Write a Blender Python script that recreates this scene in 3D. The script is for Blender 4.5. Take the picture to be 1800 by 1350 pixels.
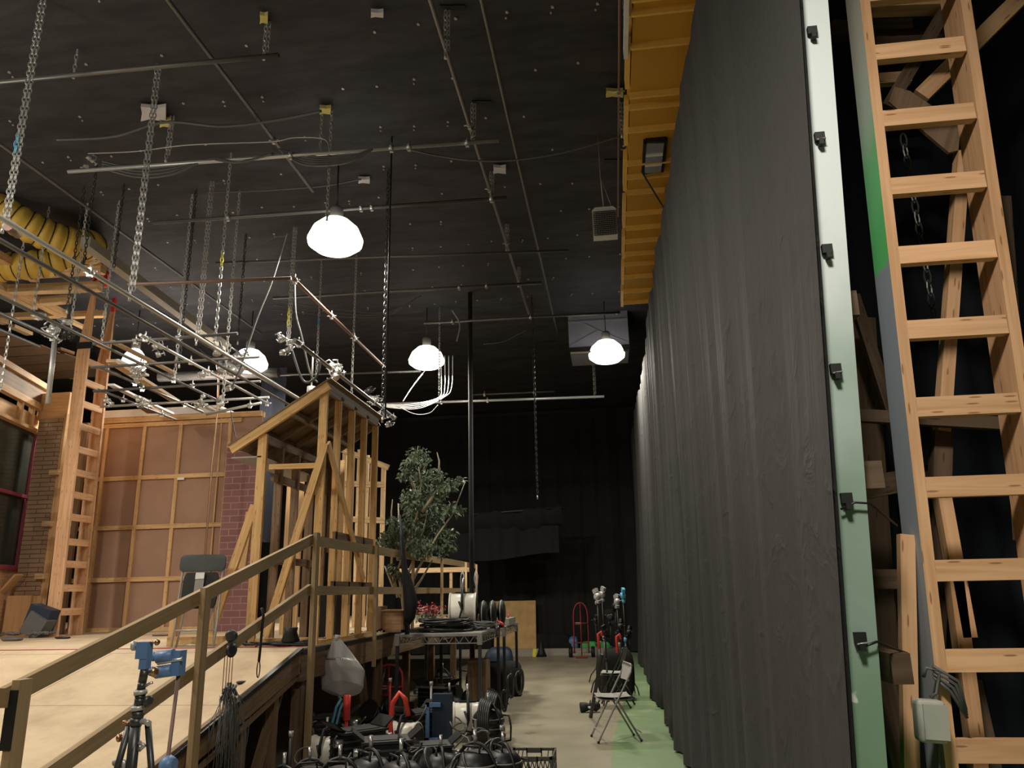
import bpy, math, random
from mathutils import Vector, Matrix
random.seed(7)
R_ = math.radians
V = Vector
for o in list(bpy.data.objects): bpy.data.objects.remove(o)
SC = bpy.context.scene
COL = SC.collection
# ------------------------------------------------------------------ camera
CH = 1.6; FPX = 1350.0
pitch, roll, yaw = R_(15.2), R_(1.2), R_(7.1)
F = V((-math.sin(yaw)*math.cos(pitch), math.cos(yaw)*math.cos(pitch), math.sin(pitch)))
R0 = F.cross(V((0, 0, 1))).normalized(); U0 = R0.cross(F)
RR = math.cos(roll)*R0 - math.sin(roll)*U0
UU = math.cos(roll)*U0 + math.sin(roll)*R0
cd = bpy.data.cameras.new('camera'); cam = bpy.data.objects.new('camera', cd); COL.objects.link(cam)
cd.sensor_fit = 'HORIZONTAL'; cd.sensor_width = 36; cd.lens = 36*FPX/1800; cd.clip_start = .05; cd.clip_end = 200
cam.matrix_world = Matrix(((RR.x, UU.x, -F.x, 0), (RR.y, UU.y, -F.y, 0), (RR.z, UU.z, -F.z, CH), (0, 0, 0, 1)))
SC.camera = cam
# ------------------------------------------------------------------ world, exposure
w = bpy.data.worlds.new('world'); SC.world = w; w.use_nodes = True
w.node_tree.nodes['Background'].inputs[0].default_value = (.05, .055, .06, 1)
w.node_tree.nodes['Background'].inputs[1].default_value = .3
SC.view_settings.view_transform = 'Standard'; SC.view_settings.look = 'None'
SC.view_settings.gamma = 1; SC.view_settings.use_curve_mapping = False
SC.view_settings.exposure = 0.12

def at(x, y, X=None, Y=None, Z=None):
    """point of the place seen at that photo position, on the plane X=, Y= or Z="""
    r = F*FPX + RR*(x-900) + UU*(675-y)
    t = X/r.x if X is not None else Y/r.y if Y is not None else (Z-CH)/r.z
    return V((r.x*t, r.y*t, CH+r.z*t))

# ------------------------------------------------------------------ materials
def newmat(name):
    m = bpy.data.materials.new(name); m.use_nodes = True
    n = m.node_tree.nodes; l = m.node_tree.links
    return m, n, l, n['Principled BSDF']
def plain(name, c, rough=.6, metal=0, var=.12, scale=14, bump=0., spec=.5, coord='Object', trans=0, alpha=1):
    m, n, l, b = newmat(name)
    tc = n.new('ShaderNodeTexCoord'); nz = n.new('ShaderNodeTexNoise'); nz.inputs['Scale'].default_value = scale
    nz.inputs['Detail'].default_value = 4
    l.new(tc.outputs[coord], nz.inputs['Vector'])
    mx = n.new('ShaderNodeMix'); mx.data_type = 'RGBA'
    mx.inputs[6].default_value = (*[v*(1-var) for v in c], 1); mx.inputs[7].default_value = (*[min(1, v*(1+var)) for v in c], 1)
    l.new(nz.outputs['Fac'], mx.inputs[0]); l.new(mx.outputs[2], b.inputs['Base Color'])
    b.inputs['Roughness'].default_value = rough; b.inputs['Metallic'].default_value = metal
    b.inputs['Specular IOR Level'].default_value = spec
    if trans: b.inputs['Transmission Weight'].default_value = trans
    if alpha < 1: b.inputs['Alpha'].default_value = alpha
    if bump:
        bp = n.new('ShaderNodeBump'); bp.inputs['Strength'].default_value = bump; bp.inputs['Distance'].default_value = .01
        l.new(nz.outputs['Fac'], bp.inputs['Height']); l.new(bp.outputs[0], b.inputs['Normal'])
    return m
def wood(name, c, dark=.62, knots=True, rough=.65):
    m, n, l, b = newmat(name)
    uv = n.new('ShaderNodeUVMap'); mp = n.new('ShaderNodeMapping'); mp.inputs['Scale'].default_value = (1.6, 30, 1)
    l.new(uv.outputs[0], mp.inputs[0])
    nz = n.new('ShaderNodeTexNoise'); nz.inputs['Scale'].default_value = 1; nz.inputs['Detail'].default_value = 5; nz.inputs['Distortion'].default_value = .8
    l.new(mp.outputs[0], nz.inputs['Vector'])
    cr = n.new('ShaderNodeValToRGB'); e = cr.color_ramp.elements
    e[0].position = .3; e[0].color = (c[0]*dark, c[1]*dark*.92, c[2]*dark*.8, 1); e[1].position = .62; e[1].color = (*c, 1)
    l.new(nz.outputs['Fac'], cr.inputs[0])
    # board to board difference
    nz2 = n.new('ShaderNodeTexNoise'); nz2.inputs['Scale'].default_value = .35; l.new(uv.outputs[0], nz2.inputs['Vector'])
    mr = n.new('ShaderNodeMapRange'); mr.inputs[1].default_value = .3; mr.inputs[2].default_value = .7; mr.inputs[3].default_value = .8; mr.inputs[4].default_value = 1.15
    l.new(nz2.outputs['Fac'], mr.inputs[0])
    mul = n.new('ShaderNodeMix'); mul.data_type = 'RGBA'; mul.blend_type = 'MULTIPLY'; mul.inputs[0].default_value = 1
    l.new(cr.outputs[0], mul.inputs[6]); l.new(mr.outputs[0], mul.inputs[7])
    out = mul.outputs[2]
    if knots:
        mp2 = n.new('ShaderNodeMapping'); mp2.inputs['Scale'].default_value = (1.5, 10, 1); l.new(uv.outputs[0], mp2.inputs[0])
        vo = n.new('ShaderNodeTexVoronoi'); vo.voronoi_dimensions = '2D'; l.new(mp2.outputs[0], vo.inputs['Vector'])
        lt = n.new('ShaderNodeMapRange'); lt.inputs[1].default_value = .12; lt.inputs[2].default_value = .2; lt.inputs[3].default_value = .75; lt.inputs[4].default_value = 0
        l.new(vo.outputs['Distance'], lt.inputs[0])
        sc_ = n.new('ShaderNodeSeparateColor'); l.new(vo.outputs['Color'], sc_.inputs[0])
        th = n.new('ShaderNodeMath'); th.operation = 'GREATER_THAN'; th.inputs[1].default_value = .82; l.new(sc_.outputs[0], th.inputs[0])
        km = n.new('ShaderNodeMath'); km.operation = 'MULTIPLY'; l.new(lt.outputs[0], km.inputs[0]); l.new(th.outputs[0], km.inputs[1]); lt = km
        mk = n.new('ShaderNodeMix'); mk.data_type = 'RGBA'; mk.inputs[7].default_value = (c[0]*.3, c[1]*.2, c[2]*.15, 1)
        l.new(lt.outputs[0], mk.inputs[0]); l.new(out, mk.inputs[6]); out = mk.outputs[2]
    l.new(out, b.inputs['Base Color']); b.inputs['Roughness'].default_value = rough
    b.inputs['Specular IOR Level'].default_value = .3
    return m
def emis(name, c, s):
    m, n, l, b = newmat(name)
    b.inputs['Base Color'].default_value = (*c, 1); b.inputs['Emission Color'].default_value = (*c, 1); b.inputs['Emission Strength'].default_value = s
    return m
def deck_mat():
    m, n, l, b = newmat('deck')
    g = n.new('ShaderNodeNewGeometry')
    a = n.new('ShaderNodeTexNoise'); a.inputs['Scale'].default_value = 2.2; a.inputs['Detail'].default_value = 10; a.inputs['Roughness'].default_value = .65; l.new(g.outputs['Position'], a.inputs['Vector'])
    cr = n.new('ShaderNodeValToRGB'); e = cr.color_ramp.elements; e[0].position = .3; e[0].color = (.40, .29, .18, 1); e[1].position = .62; e[1].color = (.56, .43, .28, 1)
    l.new(a.outputs['Fac'], cr.inputs[0])
    br = n.new('ShaderNodeTexBrick'); l.new(g.outputs['Position'], br.inputs['Vector']); br.inputs['Scale'].default_value = 1; br.inputs['Brick Width'].default_value = 2.44; br.inputs['Row Height'].default_value = 1.22; br.inputs['Mortar Size'].default_value = .006
    br.inputs['Color1'].default_value = (1, 1, 1, 1); br.inputs['Color2'].default_value = (.93, .92, .9, 1); br.inputs['Mortar'].default_value = (.55, .5, .45, 1)
    mx = n.new('ShaderNodeMix'); mx.data_type = 'RGBA'; mx.blend_type = 'MULTIPLY'; mx.inputs[0].default_value = 1; l.new(cr.outputs[0], mx.inputs[6]); l.new(br.outputs['Color'], mx.inputs[7])
    st = n.new('ShaderNodeTexNoise'); st.inputs['Scale'].default_value = 1.1; st.inputs['Detail'].default_value = 3; l.new(g.outputs['Position'], st.inputs['Vector'])
    mr = n.new('ShaderNodeMapRange'); mr.inputs[1].default_value = .62; mr.inputs[2].default_value = .75; mr.inputs[3].default_value = 0; mr.inputs[4].default_value = .35; l.new(st.outputs['Fac'], mr.inputs[0])
    m2 = n.new('ShaderNodeMix'); m2.data_type = 'RGBA'; l.new(mr.outputs[0], m2.inputs[0]); l.new(mx.outputs[2], m2.inputs[6]); m2.inputs[7].default_value = (.25, .17, .1, 1)
    l.new(m2.outputs[2], b.inputs['Base Color']); b.inputs['Roughness'].default_value = .75
    return m
def curtain_mat():
    m, n, l, b = newmat('curtain_cloth')
    g = n.new('ShaderNodeNewGeometry')
    mp = n.new('ShaderNodeMapping'); mp.inputs['Scale'].default_value = (7, 7, .55); l.new(g.outputs['Position'], mp.inputs[0])
    a = n.new('ShaderNodeTexNoise'); a.inputs['Scale'].default_value = 2.2; a.inputs['Detail'].default_value = 5; a.inputs['Distortion'].default_value = .4; l.new(mp.outputs[0], a.inputs['Vector'])
    c = n.new('ShaderNodeTexNoise'); c.inputs['Scale'].default_value = 4.5; c.inputs['Detail'].default_value = 4; c.inputs['Distortion'].default_value = 1.6; l.new(g.outputs['Position'], c.inputs['Vector'])
    pw = n.new('ShaderNodeMath'); pw.operation = 'POWER'; l.new(c.outputs['Fac'], pw.inputs[0]); pw.inputs[1].default_value = 5
    ad = n.new('ShaderNodeMath'); ad.operation = 'MULTIPLY_ADD'; l.new(pw.outputs[0], ad.inputs[0]); ad.inputs[1].default_value = 3.0; l.new(a.outputs['Fac'], ad.inputs[2])
    bp = n.new('ShaderNodeBump'); bp.inputs['Strength'].default_value = .55; bp.inputs['Distance'].default_value = .018; l.new(ad.outputs[0], bp.inputs['Height']); l.new(bp.outputs[0], b.inputs['Normal'])
    b.inputs['Base Color'].default_value = (.036, .035, .034, 1); b.inputs['Roughness'].default_value = .75; b.inputs['Specular IOR Level'].default_value = .3
    return m
M = {}
M['pine'] = wood('pine', (.68, .44, .22), dark=.72)
M['pine_pale'] = wood('pine_pale', (.72, .52, .30))
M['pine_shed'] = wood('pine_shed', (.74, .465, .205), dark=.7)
M['pine_rail'] = wood('pine_rail', (.35, .25, .14), dark=.8, knots=False)
M['pine_warm'] = wood('pine_warm', (.74, .44, .25), dark=.76)
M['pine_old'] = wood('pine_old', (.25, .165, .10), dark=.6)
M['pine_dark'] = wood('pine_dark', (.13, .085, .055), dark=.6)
M['ply'] = wood('ply', (.66, .42, .22), dark=.85, knots=False)
M['ply_ochre'] = plain('ply_ochre', (.55, .34, .13), .7, var=.35, scale=5)
M['masonite'] = plain('masonite', (.34, .20, .135), .75, var=.18, scale=3)
M['deck'] = deck_mat()
M['black_paint'] = plain('black_paint', (.008, .008, .009), .45)
M['black_cloth'] = plain('black_cloth', (.014, .014, .015), .9, var=.25, scale=5, bump=1.0, spec=.25)
M['pole_dark'] = plain('pole_dark', (.02, .02, .02), .8)
M['black_drape'] = plain('black_drape', (.024, .024, .023), .95, var=.3, scale=3, bump=.4, spec=.1)
M['blue_drape'] = plain('blue_drape', (.016, .018, .026), .9, var=.3, scale=3, bump=.4, spec=.2)
M['steel'] = plain('steel', (.42, .41, .40), .4, .35, scale=30)
M['steel_dark'] = plain('steel_dark', (.055, .055, .055), .4, .5, scale=30)
M['chrome'] = plain('chrome', (.55, .55, .54), .3, .7, var=.05)
M['pipe'] = plain('pipe', (.15, .145, .14), .45, .5, scale=12)
M['pipe_bright'] = plain('pipe_bright', (.50, .50, .48), .35, .5, scale=12)
M['pipe_mid'] = plain('pipe_mid', (.22, .20, .20), .45, .4)
M['rusty'] = plain('rusty', (.22, .14, .11), .6, .4, scale=12)
M['white'] = plain('white', (.75, .75, .74), .5)
M['pale_beam'] = plain('pale_beam', (.33, .30, .25), .7)
M['red'] = plain('red', (.65, .05, .03), .4)
M['red_dark'] = plain('red_dark', (.33, .03, .035), .45)
M['blue'] = plain('blue', (.10, .19, .38), .45)
M['cyan'] = plain('cyan', (.12, .38, .55), .4)
M['navy'] = plain('navy', (.008, .02, .04), .6)
M['yellow'] = plain('yellow', (.75, .70, .05), .5)
M['brass'] = plain('brass', (.42, .25, .14), .35, .9)
M['beige_metal'] = plain('beige_metal', (.72, .69, .60), .35, scale=20)
M['grey_metal'] = plain('grey_metal', (.28, .27, .25), .5, .3)
M['grey_plastic'] = plain('grey_plastic', (.045, .055, .055), .45)
M['chair_seat'] = plain('chair_seat', (.42, .41, .37), .35)
M['soffit'] = plain('soffit', (.60, .31, .035), .55, var=.1, scale=2)
M['soffit_rib'] = plain('soffit_rib', (.85, .52, .12), .5)
M['glass_bulb'] = emis('glass_bulb', (1, .97, .86), 3)
M['rubber'] = plain('rubber', (.006, .006, .006), .6)
M['cable'] = plain('cable', (.010, .010, .010), .45)
M['cable_grey'] = plain('cable_grey', (.09, .09, .088), .5)
M['leaf'] = plain('leaf', (.105, .145, .085), .6, var=.4, scale=9)
M['bark'] = plain('bark', (.42, .35, .24), .8, var=.3, scale=12)
M['bag_film'] = plain('bag_film', (.55, .53, .52), .3, var=.1, scale=4, bump=.8, alpha=.72)
M['green_cloth'] = plain('green_cloth', (.08, .5, .12), .7)
M['duct_grey'] = plain('duct_grey', (.30, .30, .36), .45, .3)
M['duct_yellow'] = plain('duct_yellow', (.58, .38, .06), .5, var=.18, scale=6, bump=.7)
M['window_frame'] = plain('window_frame', (.26, .045, .07), .6)
M['insulation'] = plain('insulation', (.62, .55, .18), .9)
M['torn_white'] = plain('torn_white', (.62, .58, .62), .9)
M['crate'] = plain('crate', (.06, .055, .05), .5)
M['stucco'] = plain('stucco', (.66, .62, .60), .7)
M['box_white'] = plain('box_white', (.42, .42, .38), .5)
M['terracotta'] = wood('terracotta', (.36, .21, .11), knots=False)

def brick(name, c1, c2, mortar, bw=.42, rh=.135, ms=.009):
    m, n, l, b = newmat(name)
    uv = n.new('ShaderNodeUVMap'); br = n.new('ShaderNodeTexBrick')
    l.new(uv.outputs[0], br.inputs['Vector'])
    br.inputs['Color1'].default_value = (*c1, 1); br.inputs['Color2'].default_value = (*c2, 1); br.inputs['Mortar'].default_value = (*mortar, 1)
    br.inputs['Scale'].default_value = 1; br.inputs['Mortar Size'].default_value = ms
    br.inputs['Brick Width'].default_value = bw; br.inputs['Row Height'].default_value = rh
    l.new(br.outputs['Color'], b.inputs['Base Color']); b.inputs['Roughness'].default_value = .8
    bp = n.new('ShaderNodeBump'); bp.inputs['Strength'].default_value = .5; bp.inputs['Distance'].default_value = .02; bp.invert = True
    l.new(br.outputs['Fac'], bp.inputs['Height']); l.new(bp.outputs[0], b.inputs['Normal'])
    return m
M['brick_tan'] = brick('brick_tan', (.38, .26, .17), (.33, .225, .145), (.13, .08, .045), .34, .068, .006)
M['brick_purple'] = brick('brick_purple', (.20, .085, .08), (.165, .07, .072), (.27, .17, .15), .27, .10, .007)

# ------------------------------------------------------------------ mesh builder
class MB:
    def __init__(s): s.v = []; s.f = []; s.uv = []; s.sm = []; s.mi = []; s.cur = 0
    def face(s, idx, uvs=None, smooth=False):
        s.f.append(idx); s.uv.append(uvs); s.sm.append(smooth); s.mi.append(s.cur)
    def beam(s, p, q, wd=.038, h=.089, up=V((0, 0, 1)), uvo=None):
        p = V(p); q = V(q); d = (q-p); L = d.length
        if L < 1e-6: return s
        d.normalize(); up = V(up)
        if abs(d.dot(up)) > .98: up = V((0, 1, 0)) if abs(d.y) < .9 else V((1, 0, 0))
        sd = d.cross(up).normalized(); u = sd.cross(d)
        b = len(s.v)
        for c in (p, q):
            for a, e in ((-1, -1), (1, -1), (1, 1), (-1, 1)): s.v.append(c+sd*a*wd/2+u*e*h/2)
        o = uvo if uvo is not None else random.random()*50
        for i in range(4):
            j = (i+1) % 4; ww = wd if i % 2 == 0 else h; vo = o+i*.37
            s.face((b+i, b+j, b+4+j, b+4+i), ((o, vo), (o, vo+ww), (o+L, vo+ww), (o+L, vo)))
        s.face((b+3, b+2, b+1, b), ((o, o), (o+.05, o), (o+.05, o+wd), (o, o+wd)))
        s.face((b+4, b+5, b+6, b+7), ((o, o), (o+.05, o), (o+.05, o+wd), (o, o+wd)))
        return s
    def box(s, lo, hi):
        lo = V(lo); hi = V(hi); c = (lo+hi)/2; z = hi-lo
        # run the grain along the longest side
        k = max(range(3), key=lambda i: z[i]); a = V(c); e = V(c); a[k] = lo[k]; e[k] = hi[k]
        if k == 2: return s.beam(a, e, z.x, z.y, V((0, 1, 0)))
        if k == 0: return s.beam(a, e, z.y, z.z)
        return s.beam(a, e, z.x, z.z)
    def obox(s, c, size, M3):
        c = V(c); b = len(s.v)
        for z in (-1, 1):
            for a, e in ((-1, -1), (1, -1), (1, 1), (-1, 1)): s.v.append(c+M3@V((a*size[0]/2, e*size[1]/2, z*size[2]/2)))
        for i in range(4):
            j = (i+1) % 4; s.face((b+i, b+j, b+4+j, b+4+i))
        s.face((b+3, b+2, b+1, b)); s.face((b+4, b+5, b+6, b+7)); return s
    def tube(s, pts, r, n=8, closed=False, caps=True, smooth=True):
        pts = [V(p) for p in pts]; N = len(pts); b = len(s.v)
        rs = r if isinstance(r, (list, tuple)) else [r]*N
        prev = None
        for i, p in enumerate(pts):
            if closed: t = pts[(i+1) % N]-pts[i-1]
            else: t = pts[min(i+1, N-1)]-pts[max(i-1, 0)]
            if t.length < 1e-9: t = V((0, 0, 1))
            t.normalize()
            if prev is None:
                a = V((0, 0, 1)) if abs(t.z) < .9 else V((1, 0, 0)); x = t.cross(a).normalized()
            else:
                x = prev-t*prev.dot(t)
                x = x.normalized() if x.length > 1e-6 else t.orthogonal().normalized()
            prev = x; y = t.cross(x)
            for k in range(n):
                an = 2*math.pi*k/n; s.v.append(p+(x*math.cos(an)+y*math.sin(an))*rs[i])
        for i in range(N if closed else N-1):
            i2 = (i+1) % N
            for k in range(n):
                k2 = (k+1) % n; s.face((b+i*n+k, b+i*n+k2, b+i2*n+k2, b+i2*n+k), None, smooth)
        if caps and not closed:
            s.face(tuple(b+k for k in range(n))[::-1]); s.face(tuple(b+(N-1)*n+k for k in range(n)))
        return s
    def cyl(s, p, q, r, r2=None, n=14): return s.tube([p, q], [r, r if r2 is None else r2], n)
    def lathe(s, prof, base, axis=(0, 0, 1), n=20):
        """prof: (radius, height) pairs along axis from base"""
        ax = V(axis).normalized(); x = ax.orthogonal().normalized(); y = ax.cross(x); b = len(s.v); base = V(base)
        for r, h in prof:
            for k in range(n):
                an = 2*math.pi*k/n; s.v.append(base+ax*h+(x*math.cos(an)+y*math.sin(an))*max(r, .0005))
        for i in range(len(prof)-1):
            for k in range(n):
                k2 = (k+1) % n; s.face((b+i*n+k, b+i*n+k2, b+(i+1)*n+k2, b+(i+1)*n+k), None, True)
        s.face(tuple(b+k for k in range(n))[::-1]); s.face(tuple(b+(len(prof)-1)*n+k for k in range(n)))
        return s
    def sphere(s, c, r, n=10, sc=(1, 1, 1)):
        b = len(s.v); c = V(c); m = max(4, n//2)
        for i in range(m+1):
            th = math.pi*i/m
            for k in range(n):
                a = 2*math.pi*k/n
                s.v.append(c+V((r*sc[0]*math.sin(th)*math.cos(a), r*sc[1]*math.sin(th)*math.sin(a), r*sc[2]*math.cos(th))))
        for i in range(m):
            for k in range(n):
                k2 = (k+1) % n; s.face((b+i*n+k, b+(i+1)*n+k, b+(i+1)*n+k2, b+i*n+k2), None, True)
        return s
    def grid(s, fn, nu, nv, smooth=True):
        b = len(s.v)
        for i in range(nu+1):
            for j in range(nv+1): s.v.append(V(fn(i/nu, j/nv)))
        for i in range(nu):
            for j in range(nv):
                a = b+i*(nv+1)+j
                s.face((a, a+nv+1, a+nv+2, a+1), None, smooth)
        return s
    def plate(s, quad, t, nrm=None):
        q = [V(p) for p in quad]; nn = (q[1]-q[0]).cross(q[-1]-q[0]).normalized() if nrm is None else V(nrm).normalized()
        b = len(s.v); N = len(q)
        s.v += q+[p-nn*t for p in q]
        ux = (q[1]-q[0]).normalized(); uy = nn.cross(ux)
        uv = [((p-q[0]).dot(ux), (p-q[0]).dot(uy)) for p in q]
        s.face(tuple(range(b, b+N)), uv); s.face(tuple(range(b+2*N-1, b+N-1, -1)), uv[::-1])
        for i in range(N):
            j = (i+1) % N; s.face((b+j, b+i, b+N+i, b+N+j))
        return s
    def wall(s, p, q, z0, z1, t):
        """upright panel from p to q, thickness t away from its left-hand side"""
        p = V((p[0], p[1], z0)); q = V((q[0], q[1], z0)); h = V((0, 0, z1-z0))
        return s.plate([p, q, q+h, p+h], t)
    def rect_hole(s):
        return s
    def build(s, name, mat, parent=None, base=None, mods=None):
        me = bpy.data.meshes.new(name)
        if parent is not None: org = V(parent.location); 
        elif base is not None: org = V(base)
        else:
            xs = [v.x for v in s.v]; ys = [v.y for v in s.v]; zs = [v.z for v in s.v]
            org = V(((min(xs)+max(xs))/2, (min(ys)+max(ys))/2, min(zs)))
        if parent is not None and parent.parent is not None: org = V(parent.location)+V(parent.parent.location)
        me.from_pydata([tuple(v-org) for v in s.v], [], s.f)
        uvl = me.uv_layers.new(name='UVMap'); d = uvl.data; k = 0
        for fi, f in enumerate(s.f):
            u = s.uv[fi]
            for j in range(len(f)):
                if u: d[k].uv = u[j]
                else:
                    c = s.v[f[j]]; d[k].uv = (c.x+c.y*.7, c.z+c.y*.3)
                k += 1
        me.polygons.foreach_set('use_smooth', s.sm)
        mats = mat if isinstance(mat, (list, tuple)) else [mat]
        for m in mats: me.materials.append(M[m] if isinstance(m, str) else m)
        if len(mats) > 1: me.polygons.foreach_set('material_index', s.mi)
        me.update()
        o = bpy.data.objects.new(name, me); COL.objects.link(o)
        if parent is not None: o.parent = parent
        else: o.location = org
        return o
def tag(o, label=None, cat=None, group=None, kind=None):
    if label: o['label'] = label
    if cat: o['category'] = cat
    if group: o['group'] = group
    if kind: o['kind'] = kind
    return o
def thing(name, label, cat, loc=(0, 0, 0), group=None):
    o = bpy.data.objects.new(name, None); COL.objects.link(o); o.location = loc; o.empty_display_size = .1
    return tag(o, label, cat, group)
def struct(mb, name, mat, label=None):
    o = mb.build(name, mat, base=(0, 0, 0)); o['kind'] = 'structure'
    if label: o['label'] = label
    return o
def copy_tree(o, parent=None):
    c = o.copy(); COL.objects.link(c)
    if parent: c.parent = parent
    for ch in list(o.children): copy_tree(ch, c)
    return c
def place(proto, used, loc, rz, label, group=None):
    """first call uses the proto itself, later calls copy it with its parts"""
    if proto.name in used: o = copy_tree(proto)
    else: o = proto; used.add(proto.name)
    o.location = loc; o.rotation_euler = (0, 0, rz); o['label'] = label
    if group: o['group'] = group
    return o
USED = set()

# ================================================================== SETTING
CEIL = 6.75; BACK = 22.0; DZ = 1.13
# floor: bare concrete with a green painted band along the curtain
def floor_mat():
    m, n, l, b = newmat('floor_concrete')
    g = n.new('ShaderNodeNewGeometry'); sx = n.new('ShaderNodeSeparateXYZ'); l.new(g.outputs['Position'], sx.inputs[0])
    nz = n.new('ShaderNodeTexNoise'); nz.inputs['Scale'].default_value = 1.3; nz.inputs['Detail'].default_value = 8; l.new(g.outputs['Position'], nz.inputs['Vector'])
    cr = n.new('ShaderNodeValToRGB'); e = cr.color_ramp.elements; e[0].position = .3; e[0].color = (.28, .25, .175, 1); e[1].position = .7; e[1].color = (.39, .35, .255, 1)
    l.new(nz.outputs['Fac'], cr.inputs[0])
    # edge: x > -0.13, moving right beyond y = 9
    mr = n.new('ShaderNodeMapRange'); mr.inputs[1].default_value = 9; mr.inputs[2].default_value = 14; mr.inputs[3].default_value = -.13; mr.inputs[4].default_value = .1
    l.new(sx.outputs['Y'], mr.inputs[0])
    sb = n.new('ShaderNodeMath'); sb.operation = 'SUBTRACT'; l.new(sx.outputs['X'], sb.inputs[0]); l.new(mr.outputs[0], sb.inputs[1])
    nz3 = n.new('ShaderNodeTexNoise'); nz3.inputs['Scale'].default_value = 3; l.new(g.outputs['Position'], nz3.inputs['Vector'])
    ad = n.new('ShaderNodeMath'); ad.operation = 'MULTIPLY_ADD'; l.new(nz3.outputs['Fac'], ad.inputs[0]); ad.inputs[1].default_value = .08; l.new(sb.outputs[0], ad.inputs[2])
    gt = n.new('ShaderNodeMath'); gt.operation = 'GREATER_THAN'; l.new(ad.outputs[0], gt.inputs[0]); gt.inputs[1].default_value = .04
    # worn pale scuffs in the paint
    nz2 = n.new('ShaderNodeTexNoise'); nz2.inputs['Scale'].default_value = 2.2; nz2.inputs['Detail'].default_value = 6; l.new(g.outputs['Position'], nz2.inputs['Vector'])
    cg = n.new('ShaderNodeValToRGB'); e = cg.color_ramp.elements; e[0].position = .55; e[0].color = (.23, .33, .17, 1); e[1].position = .68; e[1].color = (.34, .40, .25, 1)
    l.new(nz2.outputs['Fac'], cg.inputs[0])
    mx = n.new('ShaderNodeMix'); mx.data_type = 'RGBA'; l.new(gt.outputs[0], mx.inputs[0]); l.new(cr.outputs[0], mx.inputs[6]); l.new(cg.outputs[0], mx.inputs[7])
    l.new(mx.outputs[2], b.inputs['Base Color']); b.inputs['Roughness'].default_value = .45; b.inputs['Specular IOR Level'].default_value = .35
    return m
struct(MB().box((-14, -4, -.1), (3.2, BACK+.1, 0)), 'floor', floor_mat(), 'concrete floor with a green painted strip beside the black curtain')
# ceiling with insulation pins and sagging black fabric seams
cb = MB().box((-14, -4, CEIL), (3.2, BACK+.1, CEIL+.1))
cb.cur = 1
for i in range(15):
    y = 2.0+i*.78
    for j in range(34):
        x = -11+j*.42+(i % 2)*.2+random.uniform(-.05, .05)
        if random.random() < .25 or x > 2.6: continue
        yy = y+random.uniform(-.04, .04)
        cb.cyl((x, yy, CEIL-.012), (x, yy, CEIL+.01), .015, n=6)
        if random.random() < .35: cb.cyl((x-.02, yy+.07, CEIL-.012), (x-.02, yy+.07, CEIL+.01), .010, n=6)
def ceil_mat():
    m, n, l, b = newmat('ceiling_fabric')
    g = n.new('ShaderNodeNewGeometry'); mp = n.new('ShaderNodeMapping'); mp.inputs['Scale'].default_value = (1.2, 4, 1); l.new(g.outputs['Position'], mp.inputs[0])
    nz = n.new('ShaderNodeTexNoise'); nz.inputs['Scale'].default_value = 1.4; nz.inputs['Detail'].default_value = 9; l.new(mp.outputs[0], nz.inputs['Vector'])
    cr = n.new('ShaderNodeValToRGB'); e = cr.color_ramp.elements; e[0].position = .35; e[0].color = (.014, .014, .018, 1); e[1].position = .85; e[1].color = (.046, .045, .053, 1)
    l.new(nz.outputs['Fac'], cr.inputs[0]); l.new(cr.outputs[0], b.inputs['Base Color']); b.inputs['Roughness'].default_value = .75
    bp = n.new('ShaderNodeBump'); bp.inputs['Strength'].default_value = .5; bp.inputs['Distance'].default_value = .05
    l.new(nz.outputs['Fac'], bp.inputs['Height']); l.new(bp.outputs[0], b.inputs['Normal'])
    return m
struct(cb, 'ceiling', [ceil_mat(), 'steel'], 'black fabric-covered ceiling dotted with small pale pins')
struct(MB().box((-14, BACK, 0), (3.2, BACK+.1, CEIL)), 'wall_back', 'black_paint')
struct(MB().box((-14.1, -4, 0), (-14, BACK, CEIL)), 'wall_left', 'black_paint')
struct(MB().box((3.2, -4, 0), (3.3, BACK, CEIL)), 'wall_right', 'black_paint')
struct(MB().box((-14, -4.1, 0), (3.2, -4, CEIL)), 'wall_front', 'black_paint')
struct(MB().box((-4.4, 21.1, 0), (-.2, 21.25, .17)), 'trim_1', 'pale_beam', 'low pale kerb along the foot of the back drapes')

# ---- drapes: a folded sheet of cloth with thickness, hung along a line
def drape(name, p, q, ztop, zbot, amp, wl, mat, label, cat, seed=1, t=.012, extra=None, nv=14, n_per=.035, flare=1.6, calm=0):
    rnd = random.Random(seed); p = V((*p, 0)); q = V((*q, 0)); d = (q-p); L = d.length; d.normalize(); nn = V((d.y, -d.x, 0))
    ph = [rnd.uniform(0, 6.28) for _ in range(8)]
    wls = [wl, wl*.43, wl*2.7, wl*.19]; am = [1, .45, .9, .12]
    nu = int(L/n_per)
    def off(u, v):
        a = u*L; s_ = 0
        for k in range(4): s_ += am[k]*math.sin(6.283*a/wls[k]+ph[k]+.5*math.sin(a*.9+ph[k+4])+.25*v*k)
        return s_*(1 if not calm else min(1.9, .25+a/calm))*amp*(.45+flare*.55*(1-v)**1.5)
    def fn(u, v):
        zt = ztop(u*L) if callable(ztop) else ztop; zb = zbot(u*L) if callable(zbot) else zbot
        e = extra(u*L, v) if extra else 0
        o = off(u, v); pt = p+d*(u*L)+nn*(o+e); pt.z = zb+(zt-zb)*v; return pt
    mb = MB(); mb.grid(fn, nu, nv); mb.grid(lambda u, v: fn(u, 1-v)+(-nn)*t, nu, nv)
    o = mb.build(name, mat); tag(o, label, cat); return o
# back drapes
drape('backdrop_curtain', (-13.5, BACK-.25), (2.0, BACK-.25), 6.6, .03, .05, .5, 'black_drape', 'black drapes covering the whole far wall behind the hand truck', 'curtain', 3, n_per=.06, nv=3)
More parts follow.
